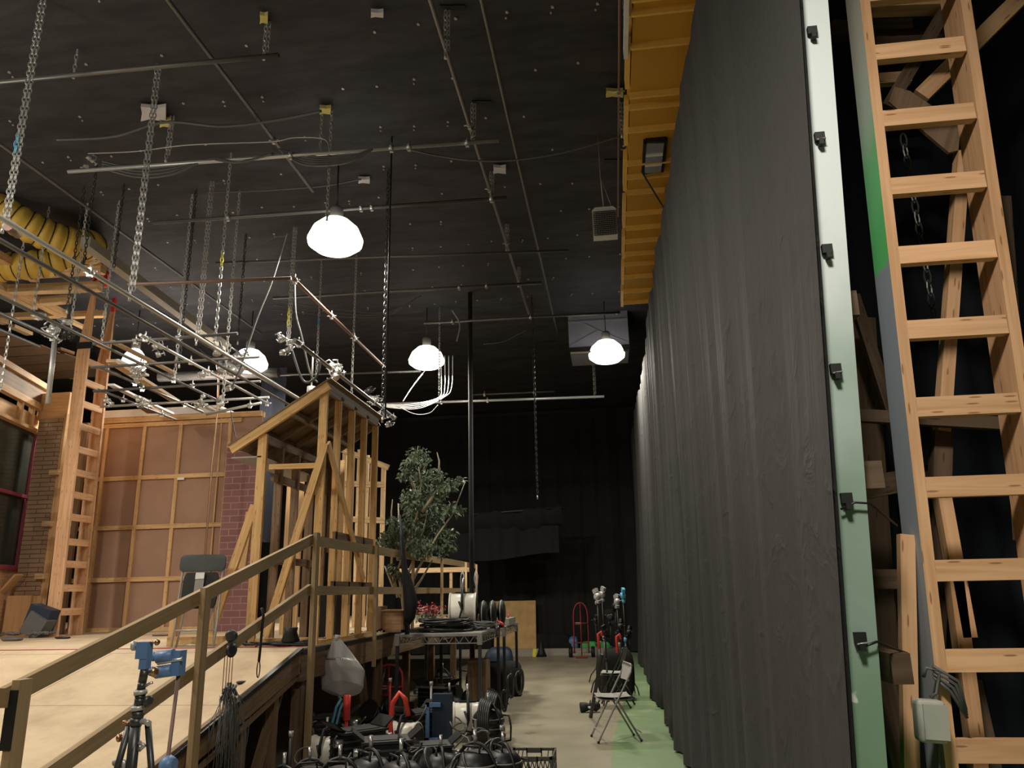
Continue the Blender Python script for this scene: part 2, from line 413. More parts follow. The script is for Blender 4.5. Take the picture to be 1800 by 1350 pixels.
# main curtain along the green wall
def mtop(a): return 5.1+.08*math.sin(a*1.1)+.12*math.sin(a*.37+1)+(.15 if a > 4 else 0)
def near_shift(a, z):
    n_ = max(0, 1-a/3.0)**1.5; return n_*(-.115+.0605*z)
def cext(a, v):
    return (-(.10*(1-v)**2.2)*(.6+.4*math.sin(a*2.1)) if a > 3.6 else -.06*(1-v)**2*(a/3.6))+near_shift(a, 5.1*v)
drape('stage_curtain', (.70, 2.50), (.60, 19.4), mtop, .02, .014, .75, curtain_mat(), 'tall wrinkled black curtain hanging along the right side of the aisle', 'curtain', 11,
      extra=cext, nv=26, n_per=.03, flare=2.6, calm=3.0)
# black drapes behind the big ladder
drape('side_drape', (1.15, 4.4), (3.1, 3.9), 6.0, .02, .05, .4, 'blue_drape', 'black drape hanging behind the large right-hand ladder', 'curtain', 5, n_per=.03)
# ================================================================== LIGHTS: high-bay lamps hung from the ceiling
def high_bay(x, y, label, power, z=5.75, size=.33, group='lit high-bay lamps', glow=.018):
    t = thing('high_bay_lamp', label, 'lamp', (x, y, z-.2), group)
    c = V((x, y, z))
    MB().lathe([(.05, .20), (.07, .22), (.08, .26), (.08, .36), (.06, .39), (.02, .40)], c+V((0, 0, .02)), n=18).build('ballast_housing', 'grey_metal', t)
    MB().tube([c+V((0, 0, .40)), (x, y, CEIL)], .010, 6).build('hanger_rod', 'steel_dark', t)
    MB().lathe([(.07, .25), (size*.5, .22), (size*.82, .12), (size, -.02), (size*.97, -.08), (size*.7, -.15), (.01, -.18)], c, n=28).build('reflector', 'glass_bulb', t)
    ld = bpy.data.lights.new('lamp_light', 'AREA'); ld.shape = 'DISK'; ld.size = size*2; ld.energy = power; ld.color = (1, .93, .80)
    lo = bpy.data.objects.new('lamp_light', ld); COL.objects.link(lo); lo.location = (0, 0, -.02); lo.parent = t
    pd = bpy.data.lights.new('lamp_glow', 'POINT'); pd.shadow_soft_size = size; pd.energy = power*glow; pd.color = (1, .93, .78)
    po = bpy.data.objects.new('lamp_glow', pd); COL.objects.link(po); po.location = (0, 0, -.35); po.parent = t
    return t
PW = 145
high_bay(-3.11, 8.11, 'largest glowing high-bay lamp, above the wooden shed frame', PW)
high_bay(-3.2, 13.13, 'glowing high-bay lamp above the potted tree, left of the tall vertical pole', PW)
high_bay(.07, 13.4, 'glowing high-bay lamp under the grey duct, beside the black curtain', PW)
high_bay(-6.4, 12.7, 'glowing high-bay lamp between the hanging pipes and the shed roof', PW)
high_bay(-8.4, 12.3, 'glowing high-bay lamp seen as a thin bright strip behind the tall left ladder', PW, size=.22)
# the same rows of lamps carry on overhead; the last one is added fill
high_bay(-3.9, 3.1, 'high-bay lamp of the same row, overhead above the ramp', PW*.4, glow=.45, group='lamps overhead')
high_bay(.15, .5, 'high-bay lamp of the same row, overhead by the curtain end', PW*1.05, z=4.7, group='lamps overhead')
high_bay(-8.6, 5.6, 'high-bay lamp of the same row, overhead beyond the ramp', PW*1.6, glow=.45, group='lamps overhead')
high_bay(-6.2, 3.1, 'added fill lamp built as a high-bay, overhead between the two ramp lamps', PW*.8, glow=.6, group='lamps overhead')  # unseen lamp added for more front light on the set

# ================================================================== GREEN WALL with its pale end edge
def edge_lit_paint():
    m, n, l, b = newmat('seafoam_light_falloff')
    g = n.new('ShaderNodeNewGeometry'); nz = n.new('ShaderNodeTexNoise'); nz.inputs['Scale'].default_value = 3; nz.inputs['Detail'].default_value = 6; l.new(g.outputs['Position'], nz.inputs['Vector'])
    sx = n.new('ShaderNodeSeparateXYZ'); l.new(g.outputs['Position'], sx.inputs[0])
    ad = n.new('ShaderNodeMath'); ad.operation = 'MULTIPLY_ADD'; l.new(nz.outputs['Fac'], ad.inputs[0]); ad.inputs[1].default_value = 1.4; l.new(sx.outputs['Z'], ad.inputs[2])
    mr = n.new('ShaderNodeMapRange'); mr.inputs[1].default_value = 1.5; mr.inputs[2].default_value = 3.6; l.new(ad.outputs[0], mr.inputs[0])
    cr = n.new('ShaderNodeValToRGB'); e = cr.color_ramp.elements; e[0].position = 0; e[0].color = (.12, .25, .12, 1); e[1].position = 1; e[1].color = (.62, .68, .69, 1)  # lamp falloff painted into the colour: near-white top, darker green foot
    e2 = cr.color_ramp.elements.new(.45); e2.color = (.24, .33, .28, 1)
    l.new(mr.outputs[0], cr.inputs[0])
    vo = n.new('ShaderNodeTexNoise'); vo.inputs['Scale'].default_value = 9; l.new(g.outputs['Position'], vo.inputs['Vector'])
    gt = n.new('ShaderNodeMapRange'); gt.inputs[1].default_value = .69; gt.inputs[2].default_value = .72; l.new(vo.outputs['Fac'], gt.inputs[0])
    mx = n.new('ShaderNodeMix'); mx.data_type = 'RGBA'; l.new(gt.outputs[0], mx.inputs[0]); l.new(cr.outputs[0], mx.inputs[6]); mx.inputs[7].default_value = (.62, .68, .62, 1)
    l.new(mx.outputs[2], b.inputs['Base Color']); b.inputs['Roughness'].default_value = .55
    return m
M['seafoam_lit'] = edge_lit_paint()
M['chroma_green'] = plain('chroma_green', (.05, .55, .10), .6)
EX0, EX1, EY = .700, .775, 2.56
gw = thing('green_screen_wall', 'green painted stage wall behind the black curtain, its pale end edge facing out', 'wall flat', (.74, 2.56, 0))
def wx(a, z): return .700+.028+min(1, a/3)*.035+near_shift(a, z)
fb = MB(); fb.grid(lambda u, v: V((wx(u*16.8, 5*v), EY+u*16.8, 5*v)), 120, 6); fb.build('painted_face', 'chroma_green', gw)
fb = MB(); fb.plate([V((wx(0, 0)-.006, EY, 0)), V((wx(0, 0)+.076, EY, 0)), V((wx(0, 5)+.076, EY, 5)), V((wx(0, 5)-.02, EY, 5))], .02, (0, -1, 0)); fb.build('end_edge', 'seafoam_lit', gw)
EX1 = .86
for i in range(22):
    y = EY+.16+i*.81+(1.2 if i < 1 else .3)
    MB().beam((EX1-.03-.05*(i == 0), y, 0), (EX1-.03, y, 4.95), .09, .04, V((0, 1, 0))).build('stud', 'pine_dark', gw)
for z in (.3, 1.35, 1.95, 2.55, 3.4, 4.4):
    MB().beam((EX1+.0, EY+.08, z), (EX1+.0, 19.9, z), .06, .09).build('rail', 'pine_dark', gw)
# black clips on the edge
clipnames = ['topmost', 'second from the top', 'third from the top', 'fourth from the top', 'fifth from the top', 'lowest']
for i, (x, y) in enumerate([(1427, 57), (1440, 243), (1453, 440), (1468, 650), (1487, 877), (1511, 1122)]):
    p = at(x, y, Y=EY-.006); s = .017
    c = thing('spring_clip', 'black clip on the pale wall edge, %s of the column' % clipnames[i], 'clip', (p.x, EY-.02, p.z-.03), 'clips on the wall edge')
    MB().box((p.x-s, EY-.02, p.z-.014), (p.x+s, EY-.002, p.z+.018)).build('jaw', 'rubber', c)
    MB().box((p.x-.008, EY-.03, p.z-.035), (p.x+.008, EY-.004, p.z-.014)).build('handle', 'rubber', c)
    if i in (1, 3, 5): MB().tube([(p.x-.014, EY-.025, p.z-.016), (p.x+.016, EY-.025, p.z-.012)], .003, 6).build('wire', 'steel', c)
a, b_ = at(1478, 895, Y=EY-.02), at(1530, 885, Y=EY-.02)
tag(MB().tube([a, (a+b_)/2+V((0, 0, .012)), b_, b_+V((.12, .15, -.06))], .004, 6).build('tie_cord', 'cable'), 'thin dark cord tied across the wall edge at the fifth clip', 'cord')
a, b_ = at(1510, 1140, Y=EY-.02), at(1541, 1128, Y=EY-.02)
tag(MB().tube([a, b_, b_+V((.15, .2, -.05))], .004, 6).build('tie_cord', 'cable'), 'thin dark cord across the wall edge at the lowest clip', 'cord')

# ================================================================== BIG RIGHT LADDER
LY = 2.9
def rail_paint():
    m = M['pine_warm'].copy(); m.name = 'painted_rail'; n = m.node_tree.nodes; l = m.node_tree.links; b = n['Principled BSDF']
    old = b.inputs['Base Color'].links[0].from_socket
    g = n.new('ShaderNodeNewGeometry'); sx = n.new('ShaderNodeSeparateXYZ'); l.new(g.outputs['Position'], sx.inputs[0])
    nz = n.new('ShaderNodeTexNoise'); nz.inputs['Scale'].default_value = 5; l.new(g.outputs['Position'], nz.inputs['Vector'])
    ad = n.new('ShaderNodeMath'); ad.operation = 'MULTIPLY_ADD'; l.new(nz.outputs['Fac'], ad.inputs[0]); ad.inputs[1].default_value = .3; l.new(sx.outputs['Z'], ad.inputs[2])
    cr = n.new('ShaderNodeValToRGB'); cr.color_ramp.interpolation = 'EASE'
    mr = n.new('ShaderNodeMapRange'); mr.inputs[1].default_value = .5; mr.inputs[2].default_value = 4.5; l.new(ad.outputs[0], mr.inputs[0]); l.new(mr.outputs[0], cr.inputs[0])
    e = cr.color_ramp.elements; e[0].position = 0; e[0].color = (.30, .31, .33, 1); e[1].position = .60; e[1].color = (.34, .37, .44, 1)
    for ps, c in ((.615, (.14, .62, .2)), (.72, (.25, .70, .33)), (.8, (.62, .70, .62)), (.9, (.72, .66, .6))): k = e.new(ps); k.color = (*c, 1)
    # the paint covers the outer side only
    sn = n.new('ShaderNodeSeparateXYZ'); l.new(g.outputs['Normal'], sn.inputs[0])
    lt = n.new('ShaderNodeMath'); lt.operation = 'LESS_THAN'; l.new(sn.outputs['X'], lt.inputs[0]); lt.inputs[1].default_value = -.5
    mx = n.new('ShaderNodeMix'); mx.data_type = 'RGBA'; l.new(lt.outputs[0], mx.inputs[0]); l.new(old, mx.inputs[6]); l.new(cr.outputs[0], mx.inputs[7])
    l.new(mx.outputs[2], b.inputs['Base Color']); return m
M['painted_rail'] = rail_paint()
lad = thing('timber_ladder', 'large heavy wooden ladder on the right, left rail smeared with green and grey paint', 'ladder', (1.3, LY, 0))
XL0, XL1 = 1.075, 1.205      # front edge of the left rail at z=1.0 and z=4.0 (right side)
def xl(z): return XL0+(XL1-XL0)*(z-1)/3
RW = .345
D1 = .17
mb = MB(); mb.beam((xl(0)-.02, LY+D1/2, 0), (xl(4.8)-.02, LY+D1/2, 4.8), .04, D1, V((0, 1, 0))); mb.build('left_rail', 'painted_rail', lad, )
mb = MB(); mb.beam((xl(0)+RW+.02, LY+D1/2, 0), (xl(4.8)+RW+.035, LY+D1/2, 4.8), .04, D1, V((0, 1, 0))); mb.build('right_rail', 'pine_warm', lad)
for y in (92, 208, 327, 448, 579, 715, 856, 1003, 1162, 1321, -10):
    z = at({92: 1537, 208: 1553, 327: 1567, 448: 1583, 579: 1601, 715: 1620, 856: 1640, 1003: 1655, 1162: 1675, 1321: 1685, -10: 1525}[y], y, Y=LY).z
    MB().beam((xl(z)-.002, LY+.02, z), (xl(z)+RW+.004, LY+.02, z), .04, .072).build('rung', 'pine_warm', lad)
for z in (1.05, .72, .4): MB().beam((xl(z), LY+.02, z), (xl(z)+RW, LY+.02, z), .04, .072).build('rung', 'pine_warm', lad) if z < 1.0 else None
# back frame behind the ladder: posts, braces, platform
def brd(p, q, Yv, Y2=None, wd=.038, h=.089, name='timber_brace', mat='pine_warm', parent=None, up=None):
    a = at(*p, Y=Yv); b = at(*q, Y=Y2 or Yv)
    d = (b-a).normalized(); sd = V((0, 1, 0)); u = up or d.cross(sd)
    return MB().beam(a, b, wd, h, u).build(name, mat, parent)
rf = thing('wall_bracing', 'rough timber bracing and shelf frame behind the large right-hand ladder', 'bracing', (1.4, 3.2, 0))
brd((1692, 250), (1655, 760), 3.3, parent=rf, wd=.06, h=.05, name='post')
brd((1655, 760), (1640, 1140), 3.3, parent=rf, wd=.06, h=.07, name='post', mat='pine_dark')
brd((1800, -10), (1618, 170), 3.35, parent=rf, h=.075, name='diagonal_brace')
brd((1690, -30), (1560, 190), 3.3, parent=rf, h=.06, name='diagonal_brace', mat='pine_dark')
brd((1535, 12), (1700, 6), 3.3, parent=rf, h=.06, wd=.08, name='shelf_beam')
brd((1535, 75), (1660, 70), 3.5, parent=rf, h=.09, wd=.08, name='shelf_beam', mat='pine_dark')
brd((1535, 142), (1600, 137), 3.6, parent=rf, h=.06, name='shelf_beam')
brd((1460, 55), (1600, 52), 3.9, parent=rf, h=.09, wd=.08, name='shelf_beam', mat='pine_dark')
MB().plate([at(1572, 152, Y=3.27), at(1562, 178, Y=3.27), at(1668, 268, Y=3.27), at(1695, 262, Y=3.27), at(1692, 222, Y=3.27), at(1600, 160, Y=3.27)], .018).build('gusset_plate', 'pine_old', rf)
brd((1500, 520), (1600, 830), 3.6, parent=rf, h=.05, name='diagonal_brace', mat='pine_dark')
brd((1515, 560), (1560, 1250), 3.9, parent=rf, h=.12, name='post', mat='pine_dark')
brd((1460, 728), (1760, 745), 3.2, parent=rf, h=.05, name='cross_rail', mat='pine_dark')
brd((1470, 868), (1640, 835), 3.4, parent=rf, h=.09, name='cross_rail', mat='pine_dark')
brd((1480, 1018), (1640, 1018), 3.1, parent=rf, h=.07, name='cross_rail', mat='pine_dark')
brd((1592, 940), (1600, 1360), 2.97, parent=rf, h=.05, wd=.04, name='post')
brd((1675, 1010), (1720, 1360), 3.2, parent=rf, h=.05, wd=.06, name='post')
brd((1655, 870), (1700, 1120), 3.2, parent=rf, h=.05, wd=.06, name='post')
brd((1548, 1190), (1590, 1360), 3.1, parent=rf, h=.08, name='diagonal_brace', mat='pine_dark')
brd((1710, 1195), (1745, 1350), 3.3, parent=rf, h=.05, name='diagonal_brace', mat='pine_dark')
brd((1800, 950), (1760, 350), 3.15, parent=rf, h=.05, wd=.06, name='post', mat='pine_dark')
# drapery corner and junction box
jb = at(1630, 1265, Y=LY-.03)
t = thing('junction_box', 'pale grey electrical box strapped to the left rail of the large ladder', 'electrical box', (jb.x, LY-.05, jb.z-.07))
o = MB().obox((jb.x, LY-.05, jb.z), (.09, .06, .13), Matrix.Rotation(R_(4), 3, 'Y')).build('case', 'box_white', t)
md = o.modifiers.new('b', 'BEVEL'); md.width = .014; md.segments = 3
MB().obox((jb.x+.008, LY-.083, jb.z), (.075, .008, .105), Matrix.Rotation(R_(4), 3, 'Y')).build('cover', 'box_white', t)
MB().tube([jb+V((.02, 0, -.065)), jb+V((.018, .01, -.15)), jb+V((.0, 0, -.3))], .004, 6).build('lead', 'cable_grey', t)
a, b_ = at(1640, 1190, Y=LY-.02), at(1700, 1262, Y=LY-.02)
mb = MB()
for k in range(4): mb.tube([a+V((0, -.004*k, .012*k)), (a+b_)/2+V((.01*k, -.01, .02+.01*k)), b_+V((0, 0, .008*k))], .006, 6)
mb.tube([a+V((-.03, 0, .0)), a+V((-.02, -.01, .03)), a+V((.02, -.01, .02)), a+V((.0, -.01, -.05)), jb+V((.02, 0, .07))], .006, 6)
tag(mb.build('cable_bundle', 'cable_grey'), 'dark cable bundle tied around the large ladder above the grey box', 'cable')

# ================================================================== CHAINS
def chain_mesh(mb, p, q, pitch=.045, wd=.026, r=.0045, jig=.0, seed=0):
    p = V(p); q = V(q); d = q-p; L = d.length; n = max(2, int(L/pitch)); d.normalize()
    x = d.orthogonal().normalized(); y = d.cross(x)
    for i in range(n):
        c = p+d*((i+.5)*L/n); a = x if i % 2 else y; a = (a+(y if i % 2 else x)*.3).normalized()
        hl = L/n*.68; hw = wd/2; pts = []
        for k in range(8):
            an = 2*math.pi*k/8; pts.append(c+d*(hl*math.cos(an))*(1 if abs(math.cos(an)) > .5 else .8)+a*(hw*math.sin(an)))
        mb.tube(pts, r, 4, closed=True, smooth=False)
    return mb
def chain(tx, ty, bx, by, label, Zt=CEIL-.02, double=False, accent=None, mat='steel', pitch=.05, wd=.028, r=.0055, ztop=None, name='hanging_chain', group='chains hanging from the ceiling'):
    p = at(tx, ty, Z=Zt); b = at(bx, by, Y=p.y); q = V((b.x, p.y, b.z)); p.x = q.x
    t = thing(name, label, 'chain', q, group)
    mb = MB(); chain_mesh(mb, p, q, pitch, wd, r)
    if double: chain_mesh(mb, p+V((.03, .01, 0)), q+V((.025, .01, .05)), pitch, wd, r)
    mb.build('chain_links', mat, t)
    if accent:
        c, f0, f1 = accent; mb = MB(); chain_mesh(mb, p.lerp(q, f0)+V((0, -.004, 0)), p.lerp(q, f1)+V((0, -.004, 0)), pitch, wd*1.1, r*1.15); o = mb.build('painted_links', c, t); o['label'] = c+' painted links'
    MB().cyl(q+V((0, 0, -.05)), q+V((0, 0, .01)), .014, .008, 8).build('hook', 'chrome', t)
    return p, q
chain(65, 0, 5, 400, 'long near chain at the far left with blue tape, before the yellow duct', double=True, accent=('cyan', .62, .69), pitch=.043, wd=.03)
chain(265, 115, 228, 520, 'long doubled chain ending on the near pipe right of the wooden ladder top', double=True)
chain(402, 270, 378, 600, 'single long chain with a yellow link, third along the near pipe', accent=('yellow', .55, .62))
chain(362, 320, 345, 600, 'doubled chain between the two long chains over the near pipe', double=True)
chain(330, 335, 315, 640, 'dim dark chain left of the doubled chain, hanging lower', mat='steel_dark')
chain(520, 400, 505, 600, 'bright thick chain pair at the corner of the upper pipe', double=True, accent=('yellow', .72, .86), mat='chrome')
chain(575, 190, 575, 380, 'thin chain holding the largest lamp from above')
chain(562, 460, 556, 655, 'bright thin chain with blue paint left of the shed peak', mat='chrome', accent=('cyan', .5, .6))
chain(624, 450, 618, 692, 'grey chain hanging to the pipe over the shed roof')
chain(673, 300, 672, 735, 'long thin chain right of the shed peak down to the roof clamp', mat='steel_dark')
chain(468, 38, 464, 97, 'short bunched chain at the end of the highest cross pipe', double=True)
chain(135, 88, 130, 130, 'short chain at the left of the highest cross pipe, near the purple glow')
chain(830, 182, 830, 245, 'short bunched chain holding the bright right end of the second cross pipe', double=True)
chain(866, 302, 863, 350, 'short chain holding the right end of the third cross pipe', double=True)
chain(785, 18, 783, 95, 'bunched chain at the top centre below a ceiling slot', double=True)
chain(890, 395, 890, 436, 'short chain on the long ceiling pipe right of the largest lamp', double=True)
chain(912, 470, 911, 500, 'short chain below the others along the long ceiling pipe', double=True)
chain(567, 195, 563, 265, 'short chain below the yellow slot above the largest lamp')
chain(290, 205, 292, 278, 'short doubled chain under the torn white patch of the ceiling', double=True)
chain(1092, 180, 1093, 235, 'bunched chain beside the orange soffit, upper one', double=True)
chain(1100, 0, 1101, 58, 'bunched chain at the top edge beside the orange soffit', double=True)
chain(1044, 618, 1045, 697, 'doubled chain from the lamp under the grey duct to the far pipe', Zt=6.55, double=True, mat='chrome')
chain(795, 540, 772, 700, 'bright chain hanging below the lamp above the tree', mat='chrome', Zt=6.6)
chain(420, 412, 418, 600, 'dark thin chain above the left end of the clamps cluster', mat='steel_dark')
chain(208, 325, 200, 470, 'dark thin chain above the end of the yellow duct', mat='steel_dark')
chain(125, 330, 118, 545, 'dark chain behind the yellow duct, left one', mat='steel_dark')
chain(150, 290, 146, 470, 'grey chain beside the bend of the yellow duct', mat='steel_dark')
chain(925, 520, 945, 872, 'long thin chain down to the rolled black cloth on the bar', mat='steel_dark', Zt=6.6)
# low chains among the set-ceiling battens
for i, (tx, ty, bx, by, lb) in enumerate([(135, 500, 122, 588, 'short chain in front of the wooden battens, left of the ladder top'), (64, 515, 58, 550, 'short chain at the corner of the near wooden battens'),
        (186, 560, 176, 600, 'short chain between the rails of the tall left ladder'), (10, 620, 2, 680, 'chain at the far left edge above the window header'),
        (396, 655, 391, 705, 'bright chain at the right part of the pipe grid above the panelled flat'), (310, 610, 309, 660, 'chain with a hook in the middle of the pipe grid')]):
    p = at(tx, ty, Y=8.5); q = at(bx, by, Y=8.5); q.x = (p.x+q.x)/2; p = V((q.x, p.y, CEIL))
    t = thing('hanging_chain', lb, 'chain', q, 'chains among the battens')
    mb = MB(); chain_mesh(mb, p, q, .05, .03, .006); mb.build('chain_links', 'steel', t)
    MB().cyl(q+V((0, 0, -.06)), q, .015, .01, 8).build('hook', 'chrome', t)
# chain hanging behind the large ladder
p, q = at(1617, 235, Y=3.15), at(1643, 560, Y=3.15)
mb = MB(); chain_mesh(mb, (q.x, 3.15, p.z), q, .05, .024, .0035); tag(mb.build('hanging_chain', 'steel_dark'), 'thin grey chain hanging behind the rungs of the large right ladder', 'chain')

# ================================================================== PIPES
def pipe(pts, label, r=.020, mat='pipe', clamps=(), group=None, name='steel_pipe'):
    pts = [V(p) for p in pts]
    t = thing(name, label, 'pipe', (pts[0]+pts[-1])/2, group)
    MB().tube(pts, r, 10).build('tube', mat, t)
    for c in clamps:
        p = pts[0].lerp(pts[-1], c); d = (pts[-1]-pts[0]).normalized(); s = d.cross(V((0, 0, 1))).normalized()
        mb = MB(); mb.cyl(p-d*.022, p+d*.022, r*1.5, n=10); mb.cyl(p, p+V((0, 0, .07)), .008, n=8); mb.cyl(p-s*.06, p+s*.06, .006, n=6); mb.obox(p+V((0, 0, -.03)), (.035, .035, .03), Matrix.Identity(3))
        mb.build('pipe_clamp', 'chrome', t)
    return t
def ppx(a, b, Z, label, **k):
    kk = k.pop('Zb', Z); return pipe([at(*a, Z=Z), at(*b, Z=kk)], label, **k)
HG = 'pipes under the ceiling'
def alongy(x, y0, y1, z, label, **k): return pipe([(x, y0, z), (x, y1, z)], label, **k)
alongy(-1.28, 2.5, 12.9, 6.42, 'long ceiling pipe running down the middle of the studio', clamps=(.44, .57, .72, .86), mat='pipe_mid', group=HG)
alongy(-.86, 2.5, 14.6, 6.45, 'long dark ceiling pipe nearest the orange soffit', r=.018, group=HG)
alongy(-3.42, 2.5, 8.1, 6.4, 'long ceiling pipe leading to the largest lamp', r=.02, clamps=(.8,), group=HG)
alongy(-6.35, 3.5, 13.0, 6.4, 'long thin ceiling pipe over the yellow duct', r=.02, group=HG)
ppx((-60, 150), (490, 97), 6.2, 'highest cross pipe near the purple glow', r=.022, group=HG)
ppx((120, 302), (877, 247), 6.13, 'second cross pipe, bright at its right end', mat='pipe_bright', r=.022, clamps=(.53, .76, .8, .93), group=HG)
ppx((270, 392), (890, 348), 6.2, 'third cross pipe, passing just above the largest lamp', r=.024, clamps=(.22, .6, .63, .96), group=HG)
ppx((380, 462), (1000, 440), 6.3, 'thin cross pipe just below the largest lamp', r=.017, group=HG)
ppx((225, 500), (512, 489), 4.86, 'reddish cross pipe meeting the sloping pipe left of the shed', mat='rusty', r=.018, group=HG)
ppx((480, 524), (952, 497), 6.2, 'cross pipe above the lamp over the tree', r=.022, clamps=(.7, .8), group=HG)
ppx((745, 568), (1090, 549), 6.2, 'cross pipe ending at the grey duct', r=.022, clamps=(.15, .55), group=HG)
ppx((470, 660), (740, 653), 5.6, 'dim cross pipe behind the shed peak', r=.02, group=HG)
ppx((655, 711), (1062, 697), 5.35, 'long bright cross pipe in front of the far drapes', mat='pipe_bright', r=.026, clamps=(.3, .5), group=HG)
ppx((830, 694), (975, 688), 5.6, 'short cross pipe just above the long bright one', r=.018, clamps=(.15, .75), group=HG)
ppx((1003, 620), (1104, 616), 5.75, 'bright pipe behind the lamp under the grey duct', mat='pipe_bright', r=.02, group=HG)
# low grid above the set
GG = 'pipes hung low above the set'
alongy(-4.12, 3.4, 10.3, 4.2, 'long bright pipe running above the wooden ladder towards the clamps', mat='pipe_bright', clamps=(.1, .28, .93, .98), group=GG)
alongy(-4.22, 3.0, 10.0, 4.1, 'dark pipe slung just under the long bright pipe', mat='pipe', r=.018, group=GG)
alongy(-3.33, 7.45, 10.95, 4.98, 'sloping bronze pipe from the cross pipe to the right of the shed peak', mat='rusty', r=.021, clamps=(.02, .35, .6), group=GG)
alongy(-3.22, 7.35, 11.2, 4.22, 'pipe above the shed roof carrying the hanging clamps', r=.024, clamps=(.03, .28, .72, .98), group=GG)
alongy(-5.32, 5.6, 9.9, 4.25, 'pipe of the grid, third from the right above the flat', clamps=(.55, .7, .99), group=GG, r=.017)
alongy(-4.68, 6.9, 9.95, 4.22, 'bright diagonal pipe at the right corner of the pipe grid', mat='pipe_bright', clamps=(.03, .45, .98), group=GG, r=.017)
alongy(-5.75, 4.2, 7.1, 4.3, 'dark pipe at the far left edge clamped near the ladder strap', clamps=(.5, .97), group=GG)
alongy(-5.88, 4.2, 7.0, 4.2, 'lower dark pipe at the far left edge, close beside the other', group=GG, r=.017)
alongy(-6.2, 8.4, 10.9, 4.4, 'dark pipe of the grid right of the tall ladder', clamps=(.3, .8), group=GG, r=.017)
alongy(-7.0, 9.5, 11.5, 4.45, 'short dark pipe of the grid low above the flat', clamps=(.3, .8), group=GG, r=.017)
for k, (y, x0, x1, z, lb) in enumerate([(6.3, -7.9, -5.9, 4.3, 'nearest dark cross pipe at the far left'), (7.45, -5.6, -3.9, 4.36, 'dark cross pipe passing below the long bright pipe'), (8.4, -6.3, -4.1, 4.4, 'dark cross pipe through the middle of the grid'),
        (9.3, -6.9, -4.5, 4.36, 'dark cross pipe beyond the middle of the grid'), (9.9, -7.2, -4.65, 4.3, 'bright cross pipe at the far end of the grid')]):
    pipe([(x0, y, z), (x1, y-.03, z)], lb, r=.018, mat='pipe' if k < 4 else 'pipe_bright', clamps=(.3, .6), group=GG)
pipe([(-4.75, 9.85, 4.22), (-5.6, 9.95, 4.12)], 'short bright pipe tied under the grid corner', mat='pipe_bright', r=.02, clamps=(.2,), group=GG)
alongy(-5.95, 9.0, 15, 5.35, 'wide dull beam crossing behind the pipe grid', r=.05, mat='pipe', name='ceiling_beam')
pipe([at(280, 663, Y=13), at(490, 655, Y=13)], 'dull horizontal tube behind the lit lamp left of the shed', r=.09, mat='pipe')
tag(MB().beam(at(150, 425, Z=6.0), at(400, 612, Z=6.0), .13, .13).build('conduit_beam', 'pale_beam'), 'pale square beam running from the yellow duct towards the clamps', 'beam')
# clamp cluster left of the shed lamp
def clampset(px, py, Yv, label, n=5, s=1.0, seed=0, colors=('chrome', 'steel', 'pipe_bright')):
    rnd = random.Random(seed); p = at(px, py, Y=Yv); t = thing('pipe_clamp_cluster', label, 'clamps', p)
    for k in range(n):
        c = p+V((rnd.uniform(-.12, .12), rnd.uniform(-.1, .1), rnd.uniform(-.12, .12)))*s
        ang = rnd.uniform(0, 3.14); d = V((math.cos(ang), rnd.uniform(-.4, .4), math.sin(ang))).normalized()
        mb = MB(); mb.cyl(c-d*.04*s, c+d*.04*s, .035*s, n=10); e = d.orthogonal().normalized()
        mb.cyl(c, c+e*.1*s, .012*s, n=6); mb.cyl(c+e*.09*s-d*.04*s, c+e*.09*s+d*.04*s, .008*s, n=6)
        mb.tube([c+e*.03*s+d*.03*s, c+d*.1*s, c-e*.06*s+d*.08*s], .009*s, 6)
        mb.build('clamp', rnd.choice(colors), t)
    return t
clampset(400, 640, 9.6, 'cluster of metal clamps hanging at the end of the long bright pipe', 9, 1.6, 3, ('chrome', 'steel', 'steel', 'pipe_bright'))
clampset(400, 700, 9.4, 'small clamps hanging below the big clamp cluster', 3, 1, 4)
clampset(507, 608, 7.6, 'knot of clamps at the near end of the pipe above the shed', 5, .8, 5)
clampset(580, 650, 8.5, 'clamps on the pipe directly above the shed peak', 5, 1, 6)
clampset(678, 737, 11, 'clamps at the far end of the pipe beyond the shed roof', 4, 1, 7)
clampset(650, 700, 10.2, 'dark clamps over the right slope of the shed roof', 4, 1.1, 8, ('steel_dark', 'steel'))
clampset(95, 572, 8.0, 'clamps on the grid pipes left of the tall ladder', 6, 1.1, 9)
clampset(118, 590, 8.0, 'dark clamps beside the black strap of the tall ladder', 4, 1.0, 10, ('steel_dark', 'black_paint'))
clampset(282, 620, 8.4, 'pair of clamps on the bright pipe above the middle of the panelled flat', 3, .8, 11)
clampset(355, 658, 8.6, 'single bright clamp on the diagonal grid pipe', 3, .7, 12)
clampset(240, 660, 8.8, 'clamps on the battens right of the tall ladder', 4, .8, 13)
clampset(195, 705, 9, 'white clamps low between ladder and panelled flat', 3, .7, 14, ('white', 'chrome'))
clampset(352, 705, 9.3, 'clamps low on the grid just above the panelled flat', 4, .7, 15)
clampset(255, 706, 9.3, 'clamps on the low battens above the flat, left pair', 4, .7, 16)
clampset(157, 288, 6.9, 'bright knot of clamps at the left end of the second cross pipe', 3, .6, 17)
